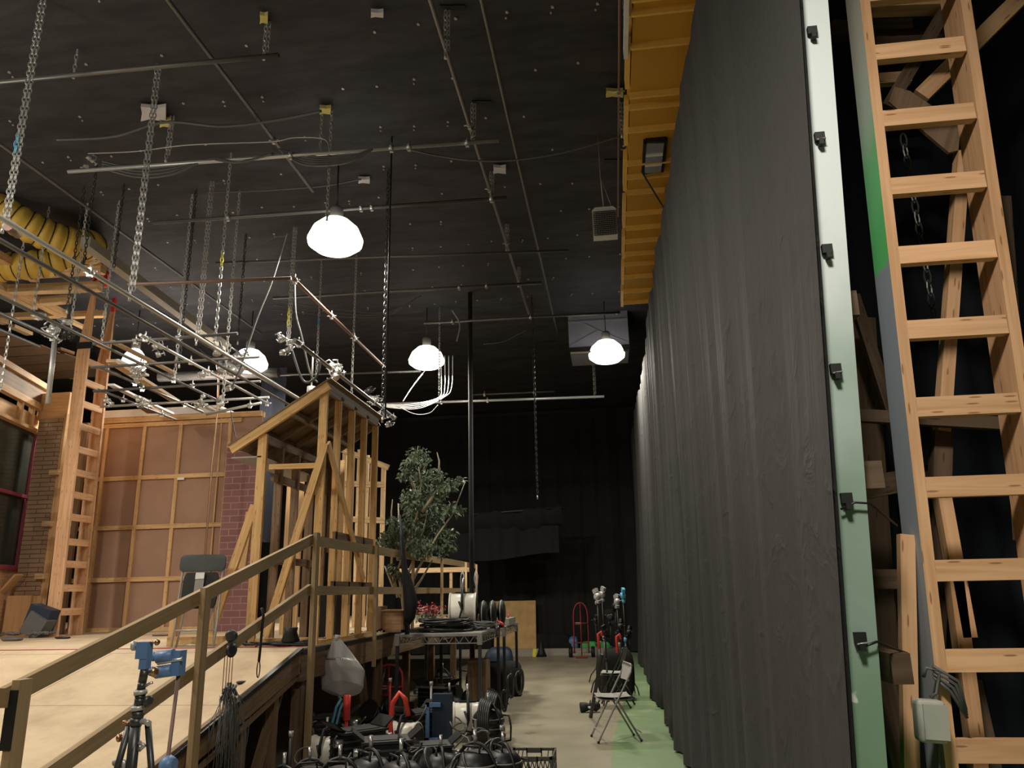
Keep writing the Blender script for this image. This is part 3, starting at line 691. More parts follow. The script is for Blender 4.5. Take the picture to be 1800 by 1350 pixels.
# cables: sagging
def cable(pts, label, r=.008, mat='cable_grey', n=14, name='cable', parent=None, cat='cable'):
    pts = [V(p) for p in pts]; out = []
    ext = [pts[0]*2-pts[1]]+pts+[pts[-1]*2-pts[-2]]
    for i in range(1, len(ext)-2):
        for k in range(n):
            t_ = k/n; a, b, c, d = ext[i-1], ext[i], ext[i+1], ext[i+2]
            out.append(.5*((2*b)+(c-a)*t_+(2*a-5*b+4*c-d)*t_**2+(3*b-a-3*c+d)*t_**3))
    out.append(pts[-1]); o = MB().tube(out, r, 6).build(name, mat, parent)
    return tag(o, label, cat) if parent is None else o
def cpx(pts, Yv, label, **k): return cable([at(x, y, Y=Yv) for x, y in pts], label, **k)
cpx([(100, 246), (200, 240), (290, 215), (390, 222), (480, 212), (565, 195)], 6.6, 'chain-like cable draped from the torn white patch to the yellow slot', r=.014)
cpx([(155, 270), (240, 266), (330, 255), (460, 250), (490, 248)], 6.7, 'thin pale cable above the second cross pipe', r=.006, mat='steel')
cpx([(490, 248), (520, 242), (570, 245), (580, 268)], 6.7, 'thin looped cable above the second cross pipe, right of the long pipe', r=.006, mat='steel')
for k in range(4):
    cpx([(180, 284+k*4), (240, 296+k*5), (300, 292+k*5), (370, 282-k), (420, 285), (480, 270)], 6.85, 'one of the grey cables sagging under the second cross pipe, left bundle', r=.012)['group'] = 'left sagging cables'
for k in range(5):
    cpx([(490, 262), (530, 272+k*4), (580, 278+k*3), (620, 274+k*2), (655, 262)], 6.9, 'one of the grey cables sagging under the second cross pipe, right bundle', r=.012)['group'] = 'right sagging cables'
cpx([(715, 262), (770, 274), (830, 282), (900, 282), (990, 268), (1090, 240)], 7.2, 'long grey cable sagging from the second cross pipe to the soffit', r=.010)
cpx([(430, 440), (480, 418), (500, 415)], 8.2, 'thin dark cable left of the largest lamp', r=.008)
cpx([(370, 338), (440, 336), (560, 328), (635, 315)], 8.2, 'thin cable stretched towards the small ceiling patch', r=.010)
cpx([(504, 410), (480, 490), (452, 560), (425, 640), (408, 680)], 8, 'thick grey cable slanting down left of the bright chain pair', r=.010)
cpx([(518, 495), (520, 550), (530, 590), (545, 655), (558, 672)], 8, 'cable drop running behind the shed peak', r=.011)
cpx([(512, 612), (528, 660), (540, 672), (556, 662), (562, 640), (558, 632)], 7.7, 'looped hose over the shed peak', r=.013)
cpx([(350, 612), (365, 625), (385, 628), (405, 610)], 9.2, 'dark cable loop under the end of the long bright pipe', r=.014, mat='cable')
for k in range(4):
    cpx([(775+k*7, 625), (776+k*6, 680), (772+k*3, 698), (740, 708+k*3), (700, 712+k*2), (650, 708+k)], 13.5, 'one of the pale cables looping below the lamp above the tree', r=.009, mat='steel')['group'] = 'cables below the lamp over the tree'
cpx([(750, 648), (725, 680), (708, 706)], 13.3, 'pale cable slanting down-left from the lamp above the tree', r=.010, mat='pipe_bright')
cpx([(700, 715), (730, 728), (755, 726), (770, 712)], 13.3, 'lowest sagging cable under the far bright pipe', r=.008)
cpx([(795, 545), (808, 570), (803, 600)], 11.5, 'frayed cable end hanging right of the lamp above the tree', r=.012, mat='steel')
cpx([(850, 605), (885, 600), (925, 580)], 13.5, 'thin cable slanting to the long chain', r=.009)
for k in range(3):
    cpx([(480, 528+k*8), (600, 545+k*6), (680, 548+k*3), (740, 520)], 11, 'one of the faint cables sagging behind the sloping bronze pipe', r=.007, mat='cable_grey')['group'] = 'faint sagging cables'
cpx([(1090, 240), (1122, 292), (1172, 375)], 7.7, 'black cable crossing the orange soffit', r=.010, mat='cable')
cpx([(405, 720), (412, 760), (418, 775)], 8.2, 'thin dark cord hanging in front of the flat by the shed eave', r=.006, mat='cable')
cpx([(387, 600), (382, 720), (372, 830), (360, 985)], 10.8, 'thin rope hanging in front of the panelled flat', r=.014, mat='brass')
# upright poles far off
alongv = lambda x, y, z0, z1, lb, r=.03, mat='steel_dark': tag(MB().cyl((x, y, z0), (x, y, z1), r, n=10).build('vertical_pole', mat), lb, 'pole')
p = at(822, 515, Z=CEIL); alongv(-2.28, p.y, .02, CEIL, 'tall dark vertical pole right of the tree', .04, 'pole_dark')
p = at(695, 260, Z=CEIL); alongv(-2.3, 7.64, 3.4, CEIL, 'dark vertical pipe hanging right of the largest lamp', .010, 'pole_dark')
# ceiling slots with torn insulation
for i, (x, y, w_, h_, mt, lb) in enumerate([(270, 195, 44, 26, 'torn_white', 'large torn white insulation patch left in the ceiling'), (291, 212, 20, 14, 'insulation', 'yellow insulation edge right beside the large torn white patch'),
        (572, 190, 20, 12, 'insulation', 'small torn yellow patch above the largest lamp'), (464, 28, 14, 16, 'insulation', 'torn yellow slot at the end of the highest cross pipe'),
        (1080, 160, 30, 12, 'insulation', 'dusty yellow slot beside the orange soffit'), (878, 295, 22, 12, 'torn_white', 'dull torn patch near the long ceiling pipe'),
        (640, 314, 20, 8, 'torn_white', 'small dull patch above and right of the largest lamp'), (663, 20, 22, 10, 'torn_white', 'small grey scuffed tear at the top centre of the ceiling')]):
    a = at(x-w_/2, y-h_/2, Z=CEIL-.03); b = at(x+w_/2, y-h_/2, Z=CEIL-.03); c = at(x+w_/2, y+h_/2, Z=CEIL-.03); d = at(x-w_/2, y+h_/2, Z=CEIL-.03)
    e = (a+b+c+d)/4; mb = MB(); pts = [a, (a+b)/2+(e-a)*.2, b, (b+c)/2, c, (c+d)/2+(e-c)*.3, d, (a+d)/2+(e-d)*.1]
    mb.plate(pts[::-1], .04)
    tag(mb.build('ceiling_patch', mt), lb, 'torn insulation')
for i, (x, y, w_, h_, lb) in enumerate([(795, 14, 44, 8, 'dark open slot at the top centre of the ceiling'), (847, 181, 34, 6, 'dark slot above the right end of the second cross pipe'), (468, 40, 14, 5, 'dark slot beside the torn yellow one'), (1076, 285, 28, 8, 'dark slot beside the orange soffit'), (283, 215, 18, 10, 'dark gap under the torn white patch')]):
    q = [at(x+sx*w_/2, y+sy*h_/2, Z=CEIL-.015) for sx, sy in ((-1, 1), (1, 1), (1, -1), (-1, -1))]
    tag(MB().plate(q, .02).build('ceiling_slot', 'rubber'), lb, 'slot')
# ================================================================== STAGE DECK and RAMP
dk = thing('stage_deck', 'raised plywood stage deck carrying the shed and panelled flat', 'platform', (-7, 13, 0))
MB().box((-13, 7.4, DZ-.03), (-3.0, 19, DZ)).build('deck_surface', 'deck', dk)
MB().box((-3.04, 7.4, DZ-.30), (-3.0, 19, DZ-.03)).build('rim_board', 'pine_old', dk)
for z, y0 in ((DZ-.02, 7.42),): MB().box((-3.0, y0, z-.03), (-2.985, 11.2, z+.005)).build('edge_tape', 'black_paint', dk)
for i, y in enumerate((7.6, 8.9, 10.2, 11.6, 13.2, 15, 17)):
    MB().box((-3.14, y-.045, 0), (-3.04, y+.045, DZ-.06)).build('leg', 'pine_old', dk)
for y0, y1 in ((7.75, 8.35), (9.4, 8.95), (9.7, 10.15), (11, 10.4)):
    MB().beam((-3.2, y0, DZ-.1), (-3.2, y1, .05), .09, .04).build('leg_brace', 'pine_old', dk)
for y in (8, 9, 10, 11.2): MB().beam((-3.08, y, DZ-.12), (-5.2, y, DZ-.12), .04, .2).build('joist', 'pine_old', dk)
tag(MB().tube([(-8, 7.62, DZ+.001), (-5.4, 7.6, DZ+.001), (-3.05, 7.56, DZ+.001)], .008, 4).build('red_line', 'red_dark', dk), 'thin red line')
# ramp
rp = thing('access_ramp', 'wide pale plywood ramp rising to the stage deck', 'ramp', (-6, 5, 0))
SL = DZ/4.43
def rz(y): return DZ-(7.4-y)*SL
MB().plate([(-11, 2.97, .0), (-3.0, 2.97, .0), (-3.0, 7.4, DZ), (-11, 7.4, DZ)], .03).build('ramp_surface', 'deck', rp)
MB().beam((-3.02, 3.0, -.09+.08), (-3.02, 7.4, DZ-.12), .04, .2).build('rim_board', 'pine_old', rp)
MB().beam((-3.0, 3.2, .06), (-3.0, 7.4, DZ-.01), .05, .035).build('edge_strip', 'black_paint', rp)
MB().beam((-3.0, 4.4, rz(4.4)-.24), (-3.0, 7.3, rz(7.3)-.24), .03, .03).build('lower_strip', 'pine_old', rp)
for y in (4.6, 5.45, 6.4, 7.0):
    MB().box((-3.12, y-.045, 0), (-3.04, y+.045, rz(y)-.05)).build('leg', 'pine_old', rp)
MB().beam((-3.1, 7.2, DZ-.3), (-3.1, 6.7, .05), .09, .04).build('leg_brace', 'pine_old', rp)
# handrails
hr = thing('handrail', 'wooden handrail sloping up along the ramp, black tape on its near post', 'handrail', (-2.97, 5, 0))
PX = -2.955
def sl(y): return rz(y)+1.03
A_ = at(18, 1204, X=PX); B_ = at(543, 943, X=PX)
top = lambda y: A_.z+(B_.z-A_.z)*(y-A_.y)/(B_.y-A_.y)
MB().beam((PX, A_.y-.04, top(A_.y-.04)-.045), (PX, 7.43, top(7.43)-.045), .038, .095).build('top_rail', 'pine_rail', hr)
MB().beam((PX, 3.3, top(3.3)-.57), (PX, 7.43, top(7.43)-.52), .038, .09).build('mid_rail', 'pine_rail', hr)
for i, y in enumerate((A_.y+.03, 5.38, 7.45)):
    z1 = top(y)+.015; z0 = rz(y)-.32 if i else 0
    if i == 2: z0 = .0
    MB().box((PX+.02, y-.045, max(0, z0)), (PX+.06, y+.045, z1)).build('post', 'pine_rail', hr)
y = A_.y+.03; MB().box((PX+.005, y-.05, top(y)-.30), (PX+.062, y-.044, top(y)-.03)).build('black_tape', 'black_paint', hr)
hd = thing('handrail', 'wooden handrail running level along the deck edge past the shed', 'handrail', (-2.97, 12, DZ))
D0, D1_ = 7.48, 16.6
MB().beam((PX, D0, 2.14), (PX, D1_, 2.17), .038, .1).build('top_rail', 'pine_rail', hd)
MB().beam((PX, D0, 1.66), (PX, D1_, 1.66), .038, .09).build('mid_rail', 'pine_rail', hd)
for y in (9.45, 11.25, 13.2, 15.4, 16.6):
    MB().box((PX+.02, y-.02, DZ-.35 if y < 10 else DZ-.02), (PX+.06, y+.02, 2.2)).build('post', 'pine_pale' if y > 12 else 'pine_rail', hd)
MB().beam((-4.6, 16.6, 2.1), (-2.97, 16.6, 2.1), .038, .1).build('end_rail', 'pine_pale', hd)
MB().box((-3.5, 16.6, DZ), (-3.44, 16.64, 2.1)).build('post', 'pine_pale', hd)

# ================================================================== SHED FRAME
XR, YF = -3.04, 7.85
sh = thing('wooden_shed_frame', 'open timber shed frame with a sloping roof standing on the deck edge', 'frame', (XR-.5, YF+1, DZ))
def ax(x, y, Yv=YF): return at(x, y, Y=Yv)
pk = at(577, 672, Y=YF); lo = at(408, 783, Y=YF); XRr = pk.x
def roofz(x): return pk.z+(lo.z-pk.z)*(x-pk.x)/(lo.x-pk.x)
XL = at(453, 900, Y=YF).x
YB = at(666, 735, X=XRr).y; 
# posts
MB().box((XRr-.09, YF, DZ), (XRr, YF+.04, roofz(XRr)-.09)).build('corner_post', 'pine_shed', sh)
MB().box((XL-.05, YF, DZ), (XL+.05, YF+.04, roofz(XL)-.10)).build('corner_post', 'pine_shed', sh)
MB().beam((lo.x, YF-.02, roofz(lo.x)-.05), (XRr+.02, YF-.02, roofz(XRr+.02)-.05), .04, .11).build('front_rafter', 'pine_shed', sh)
n = 4
for k in range(1, n+1):
    y = YF+(YB-YF)*k/n
    MB().box((XRr-.075, y-.04, DZ+.04), (XRr, y, roofz(XRr)-.1)).build('side_stud', 'pine_shed', sh)
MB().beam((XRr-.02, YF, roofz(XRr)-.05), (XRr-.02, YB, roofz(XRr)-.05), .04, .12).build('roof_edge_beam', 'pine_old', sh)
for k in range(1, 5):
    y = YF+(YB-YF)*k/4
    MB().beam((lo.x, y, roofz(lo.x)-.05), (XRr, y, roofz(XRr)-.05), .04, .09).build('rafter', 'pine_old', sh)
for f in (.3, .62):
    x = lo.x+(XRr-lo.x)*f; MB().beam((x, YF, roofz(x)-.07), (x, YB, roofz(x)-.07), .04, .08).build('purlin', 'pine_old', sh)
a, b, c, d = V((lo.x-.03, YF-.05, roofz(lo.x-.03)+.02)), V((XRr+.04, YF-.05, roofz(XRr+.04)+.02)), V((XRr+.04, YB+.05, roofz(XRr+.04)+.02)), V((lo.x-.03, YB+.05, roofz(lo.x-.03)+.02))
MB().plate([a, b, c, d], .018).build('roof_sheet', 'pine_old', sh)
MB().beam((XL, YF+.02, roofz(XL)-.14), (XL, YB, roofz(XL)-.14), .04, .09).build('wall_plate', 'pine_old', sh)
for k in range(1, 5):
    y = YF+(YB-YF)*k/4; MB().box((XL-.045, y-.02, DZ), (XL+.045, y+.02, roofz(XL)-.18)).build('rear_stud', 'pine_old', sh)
MB().plate([(lo.x, YF, roofz(lo.x)-.13), (XL, YF, roofz(lo.x)-.13), (XL, YB, roofz(lo.x)-.13), (lo.x, YB, roofz(lo.x)-.13)], .015).build('eave_soffit', 'grey_metal', sh)
def shb(p, q, name, mat='pine_shed', dy=0, h=.09, wd=.04):
    a = at(*p, Y=YF+dy); b = at(*q, Y=YF+dy); d = (b-a).normalized()
    MB().beam(a, b, wd, h, d.cross(V((0, 1, 0)))).build(name, mat, sh)
shb((474, 821), (566, 818), 'cross_rail', h=.055)
shb((572, 780), (466, 1120), 'front_brace', dy=-.045, h=.08)
MB().beam((XRr+.02, YF+.02, at(577, 778, Y=YF).z), (XRr+.02, at(636, 1020, X=XRr).y, at(636, 1020, X=XRr).z), .03, .08).build('side_brace', 'pine_shed', sh)
MB().box((XL-.9, YF+.0, DZ), (XL-.02, YF+.09, DZ+.10)).build('sill', 'pine_shed', sh)
MB().box((XL+.06, YF+.0, DZ), (XRr-.1, YF+.09, DZ+.07)).build('sill', 'pine_shed', sh)
MB().box((XRr-.09, YF+.1, DZ), (XRr, YB, DZ+.04)).build('sill', 'pine_shed', sh)
a = at(448, 888, Y=YF+.1); b = at(366, 1112, Y=YF+.1); b.z = DZ+.05
MB().beam(a, b, .04, .09, (b-a).cross(V((0, 1, 0)))).build('prop_brace', 'pine_shed', sh)
MB().box((XL-.92, YF+.05, DZ), (XL-.84, YF+.13, DZ+.45)).build('short_post', 'pine_shed', sh)
shb((425, 1000), (440, 900), 'prop_brace', 'pine', dy=.5)
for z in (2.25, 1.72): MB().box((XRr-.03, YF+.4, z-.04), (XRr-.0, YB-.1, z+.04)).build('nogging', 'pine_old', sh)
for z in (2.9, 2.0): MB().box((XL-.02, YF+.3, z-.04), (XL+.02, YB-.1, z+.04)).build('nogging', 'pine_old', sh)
# inner second partition seen through the studs
for k, xx in enumerate((500, 522, 540, 595, 612, 633)):
    a = at(xx, 1000, Y=YF+2.2); MB().box((a.x-.03, YF+2.2, DZ), (a.x+.03, YF+2.24, 3.1+.1*k)).build('inner_stud', 'pine', sh)
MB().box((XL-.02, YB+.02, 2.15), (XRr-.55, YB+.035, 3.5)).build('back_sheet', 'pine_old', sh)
# narrow plywood flat frame beyond the shed
fr = thing('small_flat_frame', 'pale narrow stud frame standing just beyond the shed', 'frame', at(660, 1090, Y=12.2))
def frb(p, q, name='stud', Yv=12.2, h=.09, mat='pine_pale', par=fr):
    a = at(*p, Y=Yv); b = at(*q, Y=Yv); return MB().beam(a, b, .04, h, (b-a).cross(V((0, 1, 0)))).build(name, mat, par)
a = at(676, 820, Y=12.2); b = at(620, 790, Y=12.2)
for xx, y0 in ((674, 818), (655, 813), (645, 800), (632, 790), (606, 790)):
    p = at(xx, y0, Y=12.2); MB().box((p.x-.035, 12.2, DZ), (p.x+.035, 12.24, p.z)).build('stud', 'pine_pale', fr)
frb((600, 790), (683, 822), 'top_rail'); frb((604, 850), (676, 852), 'cross_rail'); frb((604, 912), (676, 915), 'cross_rail'); frb((604, 955), (640, 957), 'cross_rail')
# ---------------- box and cables inside, red storage
tag(MB().box((-3.75, 9.3, DZ), (-3.35, 9.7, DZ+.5)).build('black_box', 'black_paint'), 'black box standing inside the shed frame', 'box')

# ================================================================== PANELLED FLAT (back of a set wall)
FY = 11.9
fl = thing('panelled_flat', 'tall brown panelled set flat with a grid of pale battens', 'wall flat', (-7.2, FY, DZ))
xa = at(168, 900, Y=FY).x-.25; xb = at(455, 800, Y=FY).x+.02; zt = 4.62
MB().box((xa, FY, DZ), (xb, FY+.02, zt)).build('panel', 'masonite', fl)
for (x0, x1) in ((192, 150), (253, 224), (315, 293), (398, 388)):
    p = at(x0, 740, Y=FY); q = at(x1, 1105, Y=FY); xm = (p.x+q.x)/2
    MB().box((xm-.03, FY-.035, DZ), (xm+.03, FY, zt-.1)).build('batten', 'pine', fl)
MB().box((at(378, 900, Y=FY).x-.012, FY-.03, DZ), (at(378, 900, Y=FY).x+.012, FY, zt-.02)).build('thin_batten', 'ply', fl)
for y in (745, 838, 925, 1017, 1106):
    z = at(300, y, Y=FY).z; MB().box((xa, FY-.04, z-.035), (xb-.35, FY-.001, z+.035)).build('rail', 'pine', fl)
MB().box((xa, FY-.05, zt-.09), (xb, FY+.1, zt)).build('top_cap', 'pine', fl)
tag(MB().box((at(320, 842, Y=FY).x-.06, FY-.042, at(320, 842, Y=FY).z-.02), (at(320, 842, Y=FY).x+.06, FY-.036, at(320, 842, Y=FY).z+.02)).build('paper_tag', 'white', fl), 'white paper tag')
cp = MB(); cp.box((xa, FY-.07, zt+.002), (xb-.75, FY+1.2, zt+.13)); tag(cp.build('ceiling_panel_edge', 'stucco'), 'pale grey ceiling slab edge resting on top of the panelled flat', 'panel')
# purple brick return at right of the flat
p0 = at(398, 800, Y=11.3).x; p1 = at(455, 800, Y=11.3).x
bp_ = thing('brick_flat', 'purple-red imitation brick flat under the shed eave', 'wall flat', ((p0+p1)/2, 11.3, DZ))
MB().plate([(p0, 11.3, DZ), (p1+.0, 11.3, DZ), (p1+.0, 11.3, 3.9), (p0, 11.3, 3.9)], .03).build('brick_face', 'brick_purple', bp_)
MB().box((p1, 11.33, DZ), (p1+.05, 11.42, 3.95)).build('edge_stud', 'black_paint', bp_)
# ================================================================== TAN BRICK COLUMN
q0 = at(68, 745, Y=10.9).x; q1 = at(108, 745, Y=10.9).x+.02
bt = thing('brick_column', 'tan imitation brick column between the window flat and the tall ladder', 'wall flat', ((q0+q1)/2, 10.9, DZ))
zb0 = at(50, 1047, Y=10.9).z
MB().plate([(q0, 10.9, zb0), (q1, 10.9, zb0), (q1, 10.9, 4.42), (q0, 10.9, 4.42)], .03).build('brick_face', 'brick_tan', bt)
MB().box((q1, 10.92, DZ), (q1+.04, 11.02, 4.5)).build('edge_stud', 'pine', bt)
MB().box((q0-.1, 10.95, 4.42), (q1+.02, 11.1, 4.86)).build('top_panel', 'ply', bt)
MB().box((q1+.12, 11.2, DZ), (q1+.22, 11.26, 4.4)).build('back_stud', 'pine_old', bt)
MB().plate([(q1+.04, 11.3, DZ), (xa+.2, 11.3, DZ), (xa+.2, 11.3, 4.4), (q1+.04, 11.3, 4.4)], .02).build('inner_panel', 'masonite', bt)
for y in (830, 920, 1012, 1057):
    z = at(100, y, Y=10.85).z; MB().box((q1-.06, 10.82, z-.04), (q1+.1, 10.9, z+.04)).build('cleat', 'pine_pale', bt)
# plywood panels at the foot
pw = thing('plywood_boxing', 'pale plywood boxing at the foot of the tan brick column', 'panel', (q0, 10.7, DZ))
MB().box((at(8, 1080, Y=10.75).x, 10.75, DZ), (at(50, 1080, Y=10.75).x, 10.79, at(30, 1047, Y=10.75).z)).build('front_sheet', 'ply', pw)
MB().box((at(50, 1080, Y=10.8).x, 10.8, DZ), (at(68, 1080, Y=10.8).x, 10.84, at(60, 1047, Y=10.8).z)).build('side_sheet', 'pine', pw)
MB().beam(at(-40, 1090, Y=10.72), at(34, 1010, Y=10.72), .03, .16, V((.7, 0, .7))).build('slanted_sheet', 'ply', pw)
# ================================================================== WINDOW FLAT at far left
A = at(0, 683, Z=4.62); B = at(99, 735, Z=4.62); dv = (B-A); dv.z = 0; dv.normalize()
A = A-dv*1.2; wl_ = (B-A).length
wf = thing('window_flat', 'set wall with a large dark sash window in a crimson frame and timber header', 'wall flat', (A.x, A.y, DZ))
nv = V((dv.y, -dv.x, 0))
Bc = B-dv*.35
W0 = A; W1 = A+dv*(wl_-.42)
def up(p, z): return V((p.x, p.y, z))
def seg(p, q, z0, z1, t, name, mat, off=0):
    p = p+nv*off; q = q+nv*off
    return MB().plate([up(p, z0), up(q, z0), up(q, z1), up(p, z1)], t).build(name, mat, wf)
zh = at(60, 772, Y=W1.y).z
zs = at(30, 1000, Y=W1.y).z
# header framing: top plate, lower plate, blocks, sheet
seg(W0, W1, zh+.1, 4.5, .02, 'header_sheet', 'ply')
MB().beam(up(A+nv*.05, 4.62), up(B-dv*.05+nv*.05, 4.62), .1, .10).build('top_plate', 'pine', wf)
MB().beam(up(A+nv*.05, 4.98), up(B-dv*.6+nv*.05, 4.98), .1, .09).build('upper_plate', 'pine', wf)
MB().beam(up(A+nv*.04, 4.80), up(B-dv*.6+nv*.04, 4.80), .02, .26).build('upper_sheet', 'pine_old', wf)
MB().beam(up(A+nv*.03, zh+.06), up(W1+nv*.03, zh+.06), .1, .05).build('bottom_plate', 'pine', wf)
for f in (.36, .66, .8, .99):
    c = A+(W1-A)*f; MB().beam(up(c+nv*.03, zh+.06), up(c+nv*.03, 4.58), .09, .04).build('block', 'pine', wf)
# frame, sashes, glass
for o_, z0_, z1_ in ((0, zs, zh+.04),):
    c = W1-dv*.06; MB().beam(up(c, z0_-.1), up(c, z1_), .16, .12, nv).build('window_jamb', 'window_frame', wf)
    c = W1-dv*.17+nv*-.02; MB().beam(up(c, z0_), up(c, z1_), .08, .05, nv).build('window_jamb', 'window_frame', wf)
zm = at(30, 878, Y=W1.y).z
MB().beam(up(A, zs), up(W1, zs), .12, .07).build('window_sill', 'window_frame', wf)
MB().beam(up(A, zm), up(W1-dv*.2, zm), .05, .05).build('meeting_rail', 'window_frame', wf)
M['window_glass'] = plain('window_glass', (.045, .05, .04), .12, var=.4, scale=1.2)
seg(W0, W1-dv*.15, zm, zh+.04, .01, 'upper_pane', 'window_glass', -.03)
seg(W0, W1-dv*.15, zs, zm, .01, 'lower_pane', 'window_glass', -.05)
seg(W0, W1+dv*.12, DZ, zs-.03, .02, 'apron_sheet', 'pine_warm')
# ================================================================== TALL LEFT LADDER
X0 = at(131, 844, Y=10.5).x
tl = thing('tall_ladder', 'tall narrow wooden ladder with red-painted tips in front of the panelled flat', 'ladder', (X0-.1, 10.6, DZ))
def lean(z): return -.02*(z-3)
t0 = at(158, 492, Y=10.5); 
zc = 5.35
far = at(167, 844, X=X0-.03); FYr = far.y
def rail(yv, ztop):
    mb = MB()
    segs = [(DZ, .2), (zc, .2), (ztop-.0, .05)]
    b = len(mb.v)
    for z, wd in segs:
        xr = X0+lean(z); mb.v += [V((xr-wd, yv, z)), V((xr, yv, z)), V((xr, yv+.04, z)), V((xr-wd, yv+.04, z))]
    for i in range(2):
        for k in range(4):
            k2 = (k+1) % 4; ww = .2 if k % 2 == 0 else .04
            z0, z1 = segs[i][0], segs[i+1][0]; vo = k*.3+yv
            mb.face((b+i*4+k, b+i*4+k2, b+i*4+4+k2, b+i*4+4+k), ((z0, vo), (z0, vo+ww), (z1, vo+ww), (z1, vo)))
    mb.face((b+3, b+2, b+1, b)); mb.face((b+8, b+9, b+10, b+11))
    return mb
zt1 = at(160, 505, Y=10.5).z; zt2 = at(190, 525, X=X0).z
r1 = rail(10.5, zt1).build('rail', 'pine_warm', tl); r2 = rail(FYr, zt2).build('rail', 'pine_warm', tl)
for yv, zt_ in ((10.5, zt1), (FYr, zt2)):
    MB().box((X0-.052+lean(zt_), yv-.004, zt_-.12), (X0+.004+lean(zt_), yv+.044, zt_+.12)).build('painted_tip', 'red', tl)
for y in (594, 633, 669, 707, 746, 786, 826, 865, 904, 947, 986, 1028, 1070):
    z = at(140, y+5, Y=10.6).z
    MB().box((X0-.06+lean(z), 10.541, z-.05), (X0-.012+lean(z), FYr+.02, z+.05)).build('rung', 'pine_warm', tl)
z = at(140, 607, Y=10.5).z; MB().box((X0-.24, 10.47, z-.06), (X0+.02, 10.5, z+.04)).build('black_strap', 'rubber', tl)
for i, (x, y, lb) in enumerate([(160, 490, 'red clamp at the top of the tall ladder, left'), (178, 485, 'red clamp at the top of the tall ladder, right')]):
    p = at(x, y, Y=10.4); tag(MB().tube([p, p+V((.06, 0, .08)), p+V((.16, 0, -.02))], .03, 8).tube([p+V((.08, 0, .06)), p+V((.1, 0, -.2))], .025, 8).build('red_clamp', 'red'), lb, 'clamp')
tag(MB().obox((X0-.12, 10.35, at(100, 1085, Y=10.4).z-.02), (.34, .2, .34), Matrix.Rotation(.3, 3, 'Y')).build('dark_case', 'navy'), 'dark blue case leaning at the foot of the tall ladder', 'case')
mb = MB()
for k in range(9):
    c = V((X0-.15+random.uniform(-.25, .3), 10.2+random.uniform(-.1, .1), DZ+.03)); rr = random.uniform(.06, .14)
    mb.tube([c+V((rr*math.cos(a*.7), .5*rr*math.sin(a*.7), .02*math.sin(a*2)+.03)) for a in range(9)], .012, 5)
mb.obox(V((X0-.12, 10.3, DZ+.16)), (.3, .2, .3), Matrix.Rotation(.5, 3, 'Y'))
tag(mb.build('cable_heap', 'cable_grey'), 'tangled grey cables and gear at the foot of the tall ladder', 'cable')

# ================================================================== TIMBER BATTENS above the set (its ceiling frame)
BG = 'timber battens above the set'
def batten(a, b, Zv, label, h=.09, mat='pine', wd=.04):
    Zt = Zv if min(a[0], b[0]) >= 194 else 6.35
    sc_ = (Zt-1.6)/(Zv-1.6); p = at(*a, Z=Zt); q = at(*b, Z=Zt); o = MB().beam(p, q, h*sc_, wd*sc_).build('timber_batten', mat); return tag(o, label, 'batten', BG)
batten((-60, 470), (60, 538), 4.6, 'broad pale batten at the far left edge, nearest and brightest', mat='pine_pale', wd=.09)
batten((-20, 440), (63, 490), 4.9, 'batten above the brightest one, running beside the yellow duct', mat='pine', wd=.08)
batten((30, 512), (112, 553), 4.9, 'diagonal batten ending left of the tall ladder', wd=.09)
batten((68, 480), (182, 473), 5.1, 'pale cross batten just below the yellow duct', mat='pine_pale', h=.1, wd=.09)
batten((5, 510), (176, 504), 4.9, 'long cross batten meeting the tips of the tall ladder', h=.1, wd=.09, mat='pine_pale')
batten((62, 531), (121, 526), 4.8, 'short cross batten left of the ladder chains', h=.08, wd=.08, mat='pine_pale')
batten((0, 557), (110, 553), 4.8, 'long dull cross batten below the short one', h=.09, wd=.06)
batten((128, 554), (184, 552), 4.9, 'short cross batten passing behind the ladder rails', h=.08, wd=.07)
batten((122, 563), (150, 577), 5.0, 'pale batten stub left of the tall ladder rail', wd=.03, h=.08, mat='pine_pale')
batten((197, 600), (307, 656), 5.0, 'long pale batten right of the tall ladder, ending bright near the middle chain', wd=.03, h=.08, mat='pine_pale')
batten((205, 633), (258, 660), 4.75, 'bright short batten near the hidden lamp', mat='white', h=.07, wd=.03)
batten((195, 634), (310, 706), 4.55, 'longest bright batten ending at the hook of the lower chain', mat='pine_pale', h=.12)
batten((195, 676), (237, 697), 4.6, 'bright batten stub above the left half of the flat', mat='white', h=.09, wd=.03)
batten((238, 697), (256, 705), 4.6, 'tiny bright batten stub next to the low clamps', mat='white', h=.11, wd=.03)
batten((268, 711), (303, 727), 4.6, 'thin bright batten just above the flat top', mat='white', h=.06, wd=.03)
batten((345, 708), (378, 722), 4.6, 'small white batten above the flat, right part', mat='white', h=.09, wd=.03)
batten((378, 715), (395, 724), 4.6, 'small white batten next to the corner of the flat', mat='white', h=.08, wd=.03)
batten((-10, 560), (10, 568), 4.8, 'stub of a batten cut by the left photo edge', mat='pine_pale')
batten((20, 573), (52, 587), 4.8, 'short pale batten left of the upright pole', mat='pine_pale')
batten((0, 618), (20, 625), 4.8, 'low stub of a batten at the left edge', mat='pine_pale')
batten((28, 630), (54, 639), 4.8, 'short low batten left of the ladder, lit warm', mat='pine_pale')
batten((45, 615), (68, 624), 4.8, 'short dull batten above the low warm one', mat='pine')
batten((60, 642), (130, 664), 4.8, 'low batten passing behind the left rail of the tall ladder', mat='pine')
batten((100, 614), (124, 622), 4.8, 'orange-lit batten stub by the upright pole', mat='pine_warm', h=.14)
batten((120, 627), (140, 633), 4.8, 'small warm batten left of the ladder rail', mat='pine_warm')
batten((255, 745-30), (270, 725), 4.6, 'brown panel corner peeping over the flat', mat='pine_old', h=.2)
